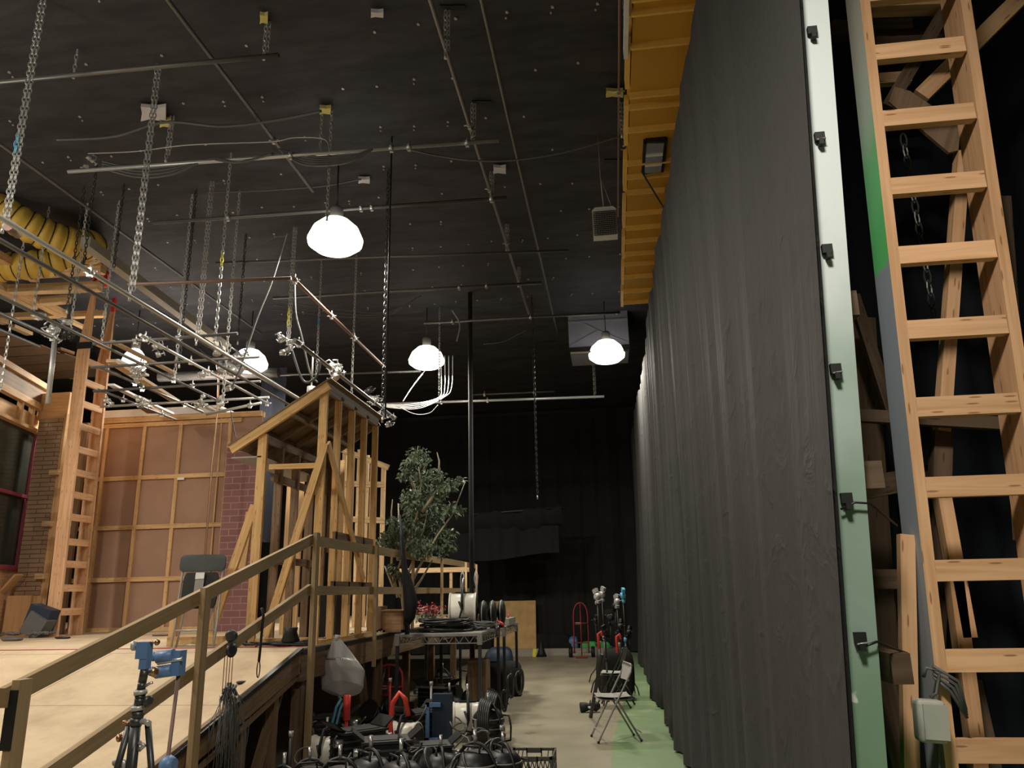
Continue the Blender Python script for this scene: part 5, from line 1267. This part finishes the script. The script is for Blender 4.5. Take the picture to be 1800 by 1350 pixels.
tag(MB().box((at(657, 1080, Y=11).x, 11, DZ), (at(670, 1080, Y=11).x, 11.3, at(660, 1066, Y=11).z)).build('wooden_crate', 'pine_old'), 'small wooden crate behind the planter', 'crate')
for i, (x, y, m_, lb) in enumerate([(757, 1072, 'red_dark', 'red flowers lying beyond the deck, left of the round lamp'), (748, 1083, 'leaf', 'green leaves heaped beyond the planter')]):
    c = at(x, y, Y=12.4); mb = MB()
    for k in range(160):
        q_ = c+V((rnd.gauss(0, .12), rnd.gauss(0, .08), rnd.gauss(0, .05))); dr = V((rnd.gauss(0, 1), rnd.gauss(0, 1), rnd.gauss(0, 1))).normalized(); sd = dr.orthogonal().normalized()
        b = len(mb.v); mb.v += [q_, q_+dr*.03+sd*.015, q_+dr*.06, q_+dr*.03-sd*.015]; mb.face((b, b+1, b+2, b+3))
    tag(mb.build('artificial_plant', m_), lb, 'plant', kind='stuff')
# black furled flag on a stand
p0 = at(703, 905, Y=9.7); p1 = at(716, 1098, Y=9.7)
t = thing('black_flag_stand', 'black furled flag leaning on a thin pole beside the planter', 'flag', (p1.x, 9.7, DZ))
MB().tube([p0, at(707, 985, Y=9.7), at(713, 1050, Y=9.7), V((p1.x, 9.7, DZ))], [.008, .016, .03, .03], 8).build('pole', 'rubber', t)
pts = [(703, 905, .012), (707, 960, .03), (711, 1000, .04), (718, 1030, .07), (722, 1060, .09), (720, 1085, .07), (714, 1100, .03)]
MB().tube([at(x, y, Y=9.72) for x, y, r in pts], [r for x, y, r in pts], 12).build('furled_cloth', 'black_cloth', t)

# ================================================================== WIRE SHELF TABLES
def shelf_table(x0, x1, y0, y1, zt, label, group=None):
    t = thing('steel_shelf_unit', label, 'shelf', ((x0+x1)/2, (y0+y1)/2, 0))
    MB().box((x0, y0, zt-.02), (x1, y1, zt)).build('top_shelf', 'grey_metal', t)
    for (xx, yy) in ((x0, y0), (x1, y0), (x0, y1), (x1, y1)):
        pst = MB().box((xx-.02, yy-.02, .0), (xx+.02, yy+.02, zt-.1)).build('post', 'steel_dark', t)
        MB().box((xx-.03, yy-.03, zt-.14), (xx+.03, yy+.03, zt+.0)).build('corner_bracket', 'grey_metal', pst)
    mb = MB()
    for a, b in (((x0, y0), (x1, y0)), ((x1, y0), (x1, y1)), ((x0, y1), (x1, y1)), ((x0, y0), (x0, y1))):
        a = V((*a, 0)); b = V((*b, 0)); mb.beam(a+V((0, 0, zt-.02)), b+V((0, 0, zt-.02)), .02, .03); mb.beam(a+V((0, 0, zt-.12)), b+V((0, 0, zt-.12)), .012, .012)
        n_ = 8
        for k in range(n_):
            p = a.lerp(b, k/n_); q = a.lerp(b, (k+1)/n_); m_ = p.lerp(q, .5); mb.beam(p+V((0, 0, zt-.12)), m_+V((0, 0, zt-.03)), .007, .007); mb.beam(m_+V((0, 0, zt-.03)), q+V((0, 0, zt-.12)), .007, .007)
    mb.build('truss_edge', 'grey_metal', t)
    return t
shelf_table(-2.78, -1.72, 10.0, 11.55, 1.12, 'near steel shelf unit by the deck edge, coils and a round lamp on top')
shelf_table(-2.6, -1.66, 11.75, 13.2, 1.12, 'far steel shelf unit standing right behind the near one')
tag(MB().box((-2.05, 10.9, .0), (-1.8, 11.3, .72)).build('cardboard_box', 'pine_old'), 'brown carton standing under the near shelf unit', 'box')

p = at(547, 690, Y=8.3); t = thing('hanging_can', 'small silver can hanging just above the shed roof edge', 'can', (p.x, 8.3, p.z-.07))
MB().cyl((p.x, 8.3, p.z-.07), (p.x, 8.3, p.z+.07), .05, n=14).build('can', 'steel', t); MB().cyl((p.x, 8.3, p.z+.07), (p.x, 8.3, p.z+.5), .01, n=6).build('rod', 'steel', t)
drape('narrow_drape', (at(462, 650, Y=13.9).x, 13.9), (at(505, 650, Y=13.9).x, 13.9), 6.0, 2.6, .03, .3, 'blue_drape', 'narrow dark drape hanging between the left lamp and the shed roof', 'curtain', 9, n_per=.03)
# ================================================================== FILM LAMPS standing on the floor
def yoke(t, r, h, mat='black_paint', z0=.1, sx=1):
    pts = [V((sx*r*math.cos(a*math.pi/10), 0, z0+h*math.sin(a*math.pi/10))) for a in range(11)]
    y = MB().tube([V((sx*r, 0, z0-.1))]+pts+[V((-sx*r, 0, z0-.1))], .014, 8).build('yoke', mat, t)
    return y
def lamp_dome(name, label, body='black_paint', band='grey_metal', yk='black_paint', s=1.0):
    t = thing(name, label, 'film lamp')
    MB().lathe([(.15, 0), (.175, .02), (.175, .08), (.16, .09), (.16, .13), (.172, .135), (.172, .17), (.158, .175), (.158, .22), (.168, .225), (.168, .26), (.15, .30), (.11, .345), (.05, .36)], (0, 0, .02), n=22).build('housing', body, t)
    mb = MB()
    for z in (.11, .19, .28): mb.lathe([(.17, 0), (.174, .006), (.17, .012)], (0, 0, z), n=22)
    mb.build('vent_band', band, t)
    MB().lathe([(.185, 0), (.19, .01), (.185, .02)], (0, 0, .0), n=22).build('lens_ring', 'steel_dark', t)
    yoke(t, .20, .32, yk, .12)
    MB().cyl((0, 0, .43), (0, 0, .53), .014, n=10).build('stud', 'chrome', t)
    k = MB(); k.lathe([(.012, 0), (.03, .01), (.03, .03), (.01, .04)], (.2, 0, .14), (1, 0, 0), 10); k.build('tilt_knob', 'rubber', t)
    mb = MB(); mb.tube([(.05, .15, .3), (.12, .18, .30), (.16, .17, .2), (.12, .2, .06), (-.05, .2, .02)], .010, 6); mb.build('power_cord', 'cable', t)
    MB().obox((.0, -.162, .24), (.05, .02, .09), Matrix.Identity(3)).build('switch_plate', 'grey_metal', t)
    MB().tube([(-.08, -.05, .36), (-.08, -.05, .42), (.06, -.05, .42), (.06, -.05, .35)], .01, 6).build('handle', 'black_paint', t)
    return t
def lamp_barrel(name, label, body='beige_metal', yk='rubber', r=.17, L=.34):
    t = thing(name, label, 'film lamp'); zc = r+.06
    MB().lathe([(r*.9, -L/2), (r, -L/2+.01), (r, L/2-.01), (r*.9, L/2)], (0, 0, zc), (1, 0, 0), 28).build('barrel', body, t)
    for x in (-L/2, L/2-.025): MB().lathe([(r*.85, 0), (r*1.06, .003), (r*1.06, .022), (r*.85, .026)], (x, 0, zc), (1, 0, 0), 28).build('end_ring', body, t)
    mb = MB()
    for k in range(10): mb.lathe([(r*(.97-.09*k), 0), (r*(.93-.09*k), .006)], (L/2+.002*k, 0, zc), (1, 0, 0), 24)
    mb.build('lens', 'steel_dark', t)
    MB().box((-L*.28, -.02, zc+r*.9), (L*.28, .02, zc+r+.02)).build('rail', 'rubber', t)
    y = MB().tube([(0, -r*1.1, zc), (0, -r*1.12, zc+.1), (0, -r*.6, zc+r+.08), (0, r*.6, zc+r+.08), (0, r*1.12, zc+.1), (0, r*1.1, zc)], .018, 8).build('yoke', yk, t)
    MB().cyl((0, 0, zc+r+.06), (0, 0, zc+r+.2), .015, n=10).build('stud', 'chrome', t)
    MB().box((-L/2, -r*.75, .0), (L/2, r*.75, .07)).build('ballast_foot', 'grey_metal', t)
    MB().tube([(-.04, -r*1.0, zc+.1), (.0, -r*1.16, zc), (-.03, -r*1.15, zc-.1), (.05, -r*1.1, zc-.12), (.04, -r*1.1, .05)], .014, 6).build('power_cord', 'rubber', t)
    return t
def lamp_box(name, label, body='black_paint', door='black_paint', rim='steel_dark'):
    t = thing(name, label, 'film lamp')
    MB().box((-.19, -.14, .05), (.19, .14, .36)).build('housing', body, t)
    mb = MB()
    for k in range(5): mb.box((-.195, -.145, .1+k*.05), (.195, .145, .115+k*.05))
    mb.build('vent_fins', 'grey_plastic', t)
    MB().box((-.21, -.16, .36), (.21, .16, .38)).build('lens_frame', rim, t)
    MB().box((-.15, -.11, .378), (.15, .11, .386)).build('lens', 'rubber', t)
    for s in (-1, 1):
        MB().obox((s*.235, 0, .42), (.012, .26, .12), Matrix.Rotation(s*.9, 3, 'Y')).build('barn_door', door, t)
    for s in (-1, 1): MB().cyl((s*.2, -.1, .30), (s*.27, -.1, .30), .03, n=10).build('tilt_knob', 'chrome', t)
    yoke(t, .23, .2, 'black_paint', .15)
    MB().tube([(-.1, .14, .2), (-.16, .24, .25), (-.1, .28, .1), (.1, .26, .03)], .012, 6).build('power_cord', 'cable', t)
    return t
def lamp_par(name, label, body='black_paint'):
    t = thing(name, label, 'film lamp'); ax_ = V((.35, -.75, .45)).normalized(); c = V((0, 0, .2))
    MB().lathe([(.05, -.16), (.1, -.13), (.115, -.05), (.12, .08), (.13, .1)], c, ax_, 20).build('housing', body, t)
    MB().lathe([(.118, 0), (.09, -.01), (.02, -.02)], c+ax_*.1, ax_, 20).build('lens', 'steel', t)
    MB().lathe([(.128, 0), (.14, .004), (.14, .02), (.128, .024)], c+ax_*.09, ax_, 20).build('gel_ring', 'steel_dark', t)
    yoke(t, .16, .2, 'steel_dark', .15)
    MB().box((-.13, -.1, 0), (.13, .1, .04)).build('foot', 'steel_dark', t)
    MB().tube([(0, .1, .2), (.1, .2, .2), (.16, .12, .04), (.0, .2, .02)], .01, 6).build('power_cord', 'cable', t)
    return t
FG = 'film lamps parked on the floor'
rnd = random.Random(31)
P_ = {'dome': lamp_dome('fresnel_lamp', 'x'), 'barrel': lamp_barrel('barrel_lamp', 'x'), 'box': lamp_box('box_lamp', 'x'), 'par': lamp_par('par_lamp', 'x'), 'cbox': lamp_box('box_lamp', 'x', rim='chrome')}
HT = {'dome': .50, 'barrel': .41, 'box': .5, 'par': .36, 'cbox': .5}
lamps = [
 ('dome', 775, 1296, 'black domed lamp with banded top in the front row, left of the roundest dome'),
 ('dome', 835, 1300, 'roundest black domed lamp of the front row, right beside the milk crate group'),
 ('dome', 884, 1290, 'black domed lamp with a grey plate, directly left of the milk crate'),
 ('dome', 652, 1312, 'black domed lamp in front of the white barrel with the red strap'),
 ('dome', 705, 1318, 'black domed lamp at the bottom edge, between the two leftmost barrels'),
 ('dome', 545, 1318, 'black domed lamp next to the ramp legs, front left'),
 ('dome', 598, 1322, 'black domed lamp at the bottom, below the leftmost white barrel'),
 ('barrel', 575, 1283, 'leftmost white barrel lamp, glaring white near the blue cord'),
 ('barrel', 712, 1262, 'white barrel lamp with a red handle, centre of the pile'),
 ('barrel', 822, 1238, 'largest beige barrel lamp in the middle of the floor pile'),
 ('par', 537, 1283, 'small bright-faced spot lamp at the far left of the pile'),
 ('cbox', 768, 1196, 'black box lamp with a bright chrome rim behind the pile'),
 ('par', 655, 1232, 'small spot lamp beside the red hand truck in the pile'),
 ('par', 690, 1226, 'small black spot lamp behind the red handle'),
 ('box', 735, 1238, 'black box lamp between the red handle and the blue frame'),
 ('par', 800, 1205, 'small black spot lamp tilted, right of the chrome-rimmed box'),
 ('box', 630, 1268, 'black box lamp left of the red-strapped barrel'),
 ('dome', 790, 1212, 'dark domed lamp at the back, near the shelf leg'),
 ('par', 843, 1205, 'small spot lamp at the foot of the near shelf unit'),
 ('dome', 858, 1232, 'tall dark domed lamp right behind the largest barrel'),
 ('par', 868, 1300, 'small lamp squeezed between two domes of the front row'),
 ('box', 755, 1282, 'black box lamp in front of the blue frame'),
 ('par', 604, 1275, 'small lamp right of the leftmost white barrel'),
 ('dome', 500, 1335, 'dark domed lamp in the shadow under the ramp, front left corner'),
 ('box', 680, 1282, 'black box lamp below the red handle'),
 ('par', 742, 1330, 'small lamp at the bottom edge, left of centre of the pile'),
 ('par', 808, 1335, 'small lamp at the bottom edge, between the two central domes'),
 ('dome', 778, 1168, 'dim domed lamp standing under the near shelf unit'),
 ('box', 585, 1240, 'dark box lamp by the blue cord behind the white barrel'),
]
for i, (k, x, y, lb) in enumerate(lamps):
    p = at(x, y, Z=HT[k]-.03); rzv = rnd.uniform(-1.2, 1.2) if k != 'barrel' else rnd.uniform(-.25, .25)
    o = place(P_[k], USED, (p.x, p.y, 0), rzv, lb, FG)
    s = rnd.uniform(.9, 1.08); 
    if k == 'barrel': s = (.82, .85, 1.0)[('leftmost' not in lb)+('largest' in lb)]
    o.scale = (s, s, s)
# big round lamp on the shelf
bl = lamp_barrel('barrel_lamp', 'large beige drum lamp lying on the near shelf unit, taller than the coils', r=.20, L=.36)
p = at(816, 1085, Z=1.12); bl.location = (at(814, 1080, Y=10.95).x, 10.95, 1.121); bl.rotation_euler = (0, 0, .12); bl.scale = (1.05, 1.05, 1.05)
x_ = at(850, 1070, Y=11.0).x
for k in range(3):
    t = thing('lamp_head', ['black lamp head next to the big beige drum lamp', 'second black lamp head right of the drum lamp', 'third, rightmost black lamp head on the shelf unit'][k], 'film lamp', (x_+.0+.09*k, 11.0+.25*k, 1.121), 'lamp heads on the shelf')
    c = V(t.location)+V((0, 0, .2)); MB().lathe([(.1, -.05), (.17, -.03), (.18, .0), (.17, .03), (.1, .05)], c, (1, 0, 0), 20).build('housing', 'rubber', t)
    MB().lathe([(.182, -.006), (.186, 0), (.182, .006)], c, (1, 0, 0), 20).build('rim', 'steel', t)
    MB().box((c.x-.03, c.y-.08, 1.121), (c.x+.03, c.y+.08, 1.20)).build('foot', 'rubber', t)
for k, x in enumerate((812, 836)):
    p = at(x, 1004, Y=11.0); q = at(x-2+k*4, 1040, Y=11.0)
    tag(MB().tube([p, p+V((.03, 0, -.06)), q+V((0, 0, .03)), q+V((0, .0, -.1))], .012, 6).tube([p, p+V((-.02, 0, -.1)), q], .008, 6).build('clip_lead', 'steel'), ['silvery lead standing up from the drum lamp, left', 'silvery lead standing up from the drum lamp, right'][k], 'cable')
# coils on shelf
mb = MB()
for k in range(14):
    c = V((at(785, 1100, Y=10.5).x+rnd.uniform(-.05, .05), 10.45+rnd.uniform(-.05, .05), 1.135+.011*k)); rr = rnd.uniform(.24, .34)
    mb.tube([c+V((rr*math.cos(a*.35), rr*.8*math.sin(a*.35), .008*math.sin(a+k))) for a in range(18)], .014, 6, closed=True)
tag(mb.build('cable_coil', 'cable'), 'thick black cable coil lying at the front of the near shelf unit', 'cable')
tag(MB().box((at(766, 1100, Y=10.4).x, 10.3, 1.21), (at(803, 1100, Y=10.4).x, 10.7, 1.25)).build('grey_tray', 'steel'), 'grey metal tray lying inside the cable coil on the shelf', 'tray')
mb = MB()
for k in range(16):
    c = V((at(835, 1095, Y=10.9).x+rnd.uniform(-.25, .2), 10.75+rnd.uniform(-.15, .3), 1.135+.006*k)); rr = rnd.uniform(.07, .16)
    mb.tube([c+V((rr*1.6*math.cos(a*.5), rr*.8*math.sin(a*.5), .01*math.sin(a*2+k))) for a in range(12)], .012, 6)
tag(mb.build('cable_coil', 'cable_grey'), 'loose tangle of cables on the right part of the near shelf unit', 'cable')
p = at(874, 1092, Y=11.2); tag(MB().tube([p, p+V((.06, 0, -.03)), p+V((.1, 0, -.06))], .02, 8).build('red_plug', 'red'), 'red and white plug at the right corner of the near shelf unit', 'plug')
p = at(893, 1085, Y=12.5); tag(MB().cyl((p.x, 12.5, 1.121), (p.x, 12.5, 1.28), .015, n=8).build('red_bottle', 'red_dark'), 'thin red bottle standing on the far shelf unit', 'bottle')
tag(MB().box((at(870, 1085, Y=12.4).x, 12.1, 1.121), (at(899, 1085, Y=12.4).x, 12.9, 1.22)).build('wire_basket', 'grey_metal'), 'low grey basket on the far shelf unit', 'basket')
tag(MB().box((-2.72, 10.3, 1.121), (-2.45, 10.8, 1.16)).build('flat_case', 'black_paint'), 'flat dark case at the left end of the near shelf unit', 'case')
# bags and cases under the shelf units, beside the aisle
for i, (x, y, z, sx, sy, sz, lb, mt) in enumerate([(862, 1225, 0, .33, .3, .6, 'largest black duffel bag standing beside the aisle under the shelf units', 'black_cloth'), (893, 1206, 0, .24, .3, .5, 'black duffel bag at the aisle side below the far shelf unit', 'black_cloth'),
        (880, 1186, 0, .26, .3, .62, 'tall dark bag behind the two duffels below the far shelf unit', 'navy'), (842, 1245, 0, .25, .22, .35, 'low black bag between largest barrel lamp and duffels', 'black_cloth'),
        (908, 1210, 0, .12, .22, .42, 'narrow black bag nearest the aisle shadow', 'black_cloth')]):
    bag(at(x, y+12, Z=z), sx, sy, sz, 40+i, lb, mt, 'duffel_bag')
for i, (x, y) in enumerate([(898, 1206), (912, 1200), (886, 1232)]):
    p = at(x, y, Y=9.6+.5*i); tag(MB().tube([p+V((.0, .02*a, .14*math.cos(a*.5))) if False else p+V((.04*math.cos(a*.52), .05*math.sin(a), .13*math.sin(a*.52))) for a in range(12)], .016, 6, closed=True).build('grey_strap', 'steel_dark'), ['grey webbing strap loop on the left duffel', 'grey webbing strap loop nearest the aisle', 'grey strap loop at the front of the duffels'][i], 'strap')
# spools of cable standing on edge
for i, (x, y, r, lb) in enumerate([(866, 1262, .26, 'dark cable ring standing on edge right of the largest barrel lamp'), (855, 1275, .24, 'second dark cable ring standing on edge by the largest barrel lamp')]):
    p = at(x, y, Z=r); mb = MB()
    for k in range(6): mb.tube([V((p.x+.02*k-.05, p.y+r*math.cos(a*.3307), r+.02+r*(1-.03*k)*math.sin(a*.3307))) for a in range(19)], .016, 6, closed=True)
    tag(mb.build('cable_ring', 'cable'), lb, 'cable')
# red handle, blue frame, cyan cord, red hand truck in the pile
p = at(694, 1300, Z=.2); c = V((p.x, p.y, 0))
t = thing('red_stirrup', 'bright red arched handle standing up in the middle of the lamp pile', 'handle', c)
MB().tube([c+V((-.02, 0, .05)), c+V((-.05, 0, .35)), c+V((-.02, -.02, .55)), c+V((.04, 0, .64)), c+V((.1, 0, .58)), c+V((.13, .02, .42))], .026, 8).build('arch', 'red', t)
MB().box((c.x-.08, c.y-.06, 0), (c.x+.05, c.y+.06, .08)).build('base', 'steel_dark', t)
p = at(609, 1262, Z=.45); tag(MB().cyl((p.x, p.y, .0), (p.x, p.y, .43), .015, n=10).cyl((p.x, p.y, .43), (p.x, p.y, .66), .035, n=12).build('red_cylinder', 'red'), 'upright bright red cylinder behind the leftmost white barrel', 'cylinder')
p = at(590, 1275, Z=.35); c = V((p.x, p.y, 0)); tag(MB().tube([c+V((-.05, 0, .0)), c+V((-.04, 0, .35)), c+V((.0, 0, .52)), c+V((.05, 0, .6))], .014, 8).tube([c+V((-.02, 0, .0)), c+V((-.0, 0, .33)), c+V((.04, 0, .5)), c+V((.07, 0, .56))], .012, 8).build('blue_rope', 'cyan'), 'light blue doubled cord rising behind the leftmost barrel', 'cord')
p = at(775, 1280, Z=.25); c = V((p.x, p.y, 0)); t = thing('blue_stand', 'blue C-shaped frame standing left of the largest barrel lamp', 'frame', c)
MB().box((c.x-.16, c.y-.03, .12), (c.x-.12, c.y+.01, .5)).build('upright', 'blue', t); MB().box((c.x-.16, c.y-.03, .46), (c.x+.0, c.y+.01, .5)).build('upper_arm', 'blue', t); MB().box((c.x-.16, c.y-.03, .12), (c.x-.02, c.y+.01, .16)).build('lower_arm', 'blue', t); MB().box((c.x-.10, c.y+.02, 0), (c.x+.10, c.y+.12, .58)).build('back_panel', 'navy', t)
p = at(660, 1262, Z=.0); hand_truck(at(655, 1300, Z=.0)+V((-.12, 1.0, 0)), .72, .36, 'dark red low hand truck standing in the shade of the lamp pile', .2)
# stray uprights and little stands poking out of the pile
for i, (x, y0, Yg, m_, lb) in enumerate([(597, 1220, 8.2, 'steel_dark', 'thin upright rod below the plastic bag, left'), (614, 1212, 8.2, 'steel_dark', 'thin upright rod below the plastic bag, right'), (686, 1192, 9.2, 'red_dark', 'dark red rod left of the chrome-rimmed box lamp'),
        (758, 1198, 9.0, 'steel', 'short steel rod at the right of the chrome-rimmed box lamp'), (512, 1285, 6.4, 'steel_dark', 'thin curved rod at the far left of the pile'), (882, 1275, 7.6, 'rubber', 'black rod above the dome with the grey plate')]):
    p = at(x, y0, Y=Yg); t = thing('stand_rod', lb, 'rod', (p.x, p.y, 0)); MB().cyl((p.x, p.y, 0), (p.x, p.y, p.z), .012, n=8).build('rod', m_, t)
    MB().cyl((p.x, p.y, p.z-.04), (p.x, p.y, p.z), .02, n=8).build('tip', 'steel', t); MB().lathe([(.09, 0), (.08, .015), (.02, .02)], (p.x, p.y, 0), n=12).build('base', 'rubber', t)
mb = MB()
for k in range(26):
    x = rnd.uniform(520, 880); c = at(x, rnd.uniform(1262, 1345), Z=.3); c.z = rnd.uniform(.15, .42); rr = rnd.uniform(.05, .13)
    ax1 = V((rnd.uniform(-1, 1), rnd.uniform(-1, 1), rnd.uniform(-.3, .6))).normalized(); ax2 = ax1.orthogonal().normalized()
    mb.tube([c+(ax1*math.cos(a*.6)+ax2*math.sin(a*.6))*rr for a in range(9)], .008, 5)
o = mb.build('tangled_cords', 'cable_grey'); tag(o, 'loose tangled lamp cords strewn over the lamp pile', 'cable', kind='stuff')
# milk crate
def milk_crate():
    c0 = at(945, 1322, Z=.27); t = thing('milk_crate', 'brown-black plastic milk crate with hand holes at the bottom of the aisle', 'crate', (c0.x-.05, c0.y, 0)); L = V(t.location)
    w_ = .19; H = .27
    for nm, ox, oy, a in (('side_panel', 0, -w_, 0), ('side_panel', 0, w_, 0), ('side_panel', -w_, 0, 1), ('side_panel', w_, 0, 1)):
        mb = MB()
        def bar(u0, u1, z0, z1):
            if a == 0: mb.box(L+V((u0, oy-.007, z0)), L+V((u1, oy+.007, z1)))
            else: mb.box(L+V((ox-.007, u0, z0)), L+V((ox+.007, u1, z1)))
        bar(-w_, w_, 0, .03); bar(-w_, w_, H-.022, H); bar(-w_, w_, H*.6, H*.6+.012); bar(-w_, -w_+.02, 0, H); bar(w_-.02, w_, 0, H); bar(-.07, -.06, H*.6, H); bar(.06, .07, H*.6, H); bar(-.07, .07, H-.04, H-.022)
        n_ = 9
        for k in range(n_):
            u = -w_+.02+(2*w_-.04)*(k+.5)/n_; dz = .6*H/1
            for s in (-1, 1):
                p0 = (u-s*.018, .03); p1 = (u+s*.018, .6*H)
                A1 = L+(V((p0[0], oy, p0[1])) if a == 0 else V((ox, p0[0], p0[1]))); B1 = L+(V((p1[0], oy, p1[1])) if a == 0 else V((ox, p1[0], p1[1]))); mb.beam(A1, B1, .008, .008)
            if abs(u) > .08: 
                A1 = L+(V((u, oy, .6*H)) if a == 0 else V((ox, u, .6*H))); B1 = L+(V((u+.015, oy, H-.02)) if a == 0 else V((ox, u+.015, H-.02))); mb.beam(A1, B1, .008, .008)
        mb.build(nm, 'crate', t)
    mb = MB()
    for k in range(9):
        u = -w_+.04*k+.03; mb.box(L+V((u-.005, -w_, 0.004)), L+V((u+.005, w_, .012))); mb.box(L+V((-w_, u-.005, 0.004)), L+V((w_, u+.005, .012)))
    mb.build('grid_bottom', 'crate', t)
milk_crate()

# ================================================================== BUNDLE OF LIGHT STANDS by the aisle
def cstand(name, label, h=1.6, head='steel', col='steel_dark'):
    t = thing(name, label, 'light stand')
    MB().tube([(0, 0, .06), (0, 0, .75)], .018, 10).build('lower_column', col, t); MB().tube([(0, 0, .75), (0, 0, h-.1)], .013, 10).build('upper_column', col, t)
    MB().lathe([(.02, 0), (.028, .01), (.028, .06), (.02, .07)], (0, 0, .74), n=12).build('collar', head, t)
    for a in (0.3, 2.4, 4.5): MB().tube([(0, 0, .30), (.02*math.cos(a), .02*math.sin(a), .31), (.15*math.cos(a), .15*math.sin(a), .16), (.20*math.cos(a), .20*math.sin(a), .012)], .012, 8).build('leg', col, t)
    g_ = MB().lathe([(.03, -.045), (.06, -.03), (.06, .03), (.03, .045)], (0, 0, h-.04), (0, 1, .2), 14).obox((.04, 0, h+.05), (.09, .05, .07), Matrix.Rotation(.4, 3, 'Y')).obox((-.04, .02, h-.12), (.07, .05, .05), Matrix.Rotation(-.3, 3, 'Y')).build('grip_head', head, t)
    MB().cyl((-.01, .0, h-.04), (.1, -.03, h+.0), .008, n=8).build('grip_arm', head, t); MB().cyl((0, -.03, h-.04), (.0, -.10, h-.02), .01, n=8).build('tee_handle', head, t)
    MB().lathe([(.015, 0), (.035, .01), (.035, .03), (.015, .04)], (.0, .0, h-.14), (1, .3, .3), 12).build('knuckle', head, t)
    return t
pr = {'s': cstand('grip_stand', 'x', 1.55, 'steel'), 'b': cstand('grip_stand', 'x', 1.55, 'cyan'), 'k': cstand('grip_stand', 'x', 1.3, 'rubber', 'rubber')}
SG = 'light stands bundled by the aisle'
for i, (k, x, y, lb, s) in enumerate([('s', 1058, 1220, 'silver-headed light stand at the left front of the bundle', 1.0), ('s', 1066, 1205, 'silver-headed light stand second from the left in the bundle', 1.02), ('b', 1104, 1208, 'light stand with a turquoise blue head, rightmost tall one of the bundle', 1.0),
        ('s', 1093, 1215, 'silver-headed light stand just left of the turquoise one', .94), ('k', 1080, 1228, 'black light stand in the middle of the bundle', .95), ('k', 1070, 1240, 'short black light stand at the front of the bundle', .8),
        ('k', 1098, 1235, 'black light stand at the front right of the bundle', .85), ('k', 1088, 1195, 'black light stand at the back of the bundle', 1.05), ('k', 1052, 1200, 'thin black light stand at the left back of the bundle', .85), ('k', 1112, 1222, 'short black light stand next to the curtain side', .75)]):
    p = at(x, y, Z=0); o = place(pr[k], USED, p, rnd.uniform(0, 6), lb, SG); o.scale = (s, s, s)
for i, (x, y, r, lb) in enumerate([(1084, 1125, .05, 'orange-red handle in the middle of the stand bundle'), (1052, 1120, .04, 'small orange-red hook at the left of the stand bundle')]):
    p = at(x, y, Y=12.0-.8*(i == 0)); tag(MB().tube([p+V((0, -.12, -.16)), p+V((0, -.12, .05)), p+V((.04, -.12, .08)), p+V((.06, -.12, .02))], .02, 8).build('orange_handle', 'red'), lb, 'clamp')  # orange stand handles built as separate objects
bag(at(1088, 1228, Z=0), .26, .25, .75, 61, 'dark cover draped over the lower part of the stand bundle', 'black_drape', 'cloth_cover')
bag(at(1066, 1220, Z=0), .14, .2, .6, 62, 'narrow black bag hung in the left of the stand bundle', 'black_drape', 'cloth_cover')
# wooden step/tall black A-frame leg left of the bundle, lamp lying under the chair
p = at(1048, 1165, Z=.6); a = at(1058, 1150, Y=10.6); b = at(1038, 1262, Z=0)
tag(MB().beam((a.x, 10.6, a.z), (b.x, b.y, .0), .03, .04).build('black_pole', 'steel_dark'), 'long slanting black leg at the left of the stand bundle', 'leg')
p = at(1035, 1252, Z=0)
t = thing('small_spot_lamp', 'small black spot lamp lying on the floor left of the folding chair', 'film lamp', p)
MB().lathe([(.05, -.12), (.065, -.11), (.06, -.03), (.045, .0), (.05, .05), (.07, .1), (.03, .16)], p+V((0, 0, .07)), (1, .1, .05), 16).build('housing', 'rubber', t); MB().tube([p+V((.0, .07, .05)), p+V((.03, .0, .15)), p+V((.0, -.07, .05))], .01, 6).build('yoke', 'rubber', t)
MB().obox(p+V((.02, -.065, .07)), (.05, .01, .03), Matrix.Identity(3)).build('label', 'white', t)
# second folded seat in grey between chair and bundle
p = at(1080, 1246, Z=0)
folding_chair('folding_chair', 'second pale folding chair pushed against the first, nearer the stands', (p.x+.02, p.y+.25, 0), R_(-100), metal='steel_dark')
bpy.context.view_layer.update()
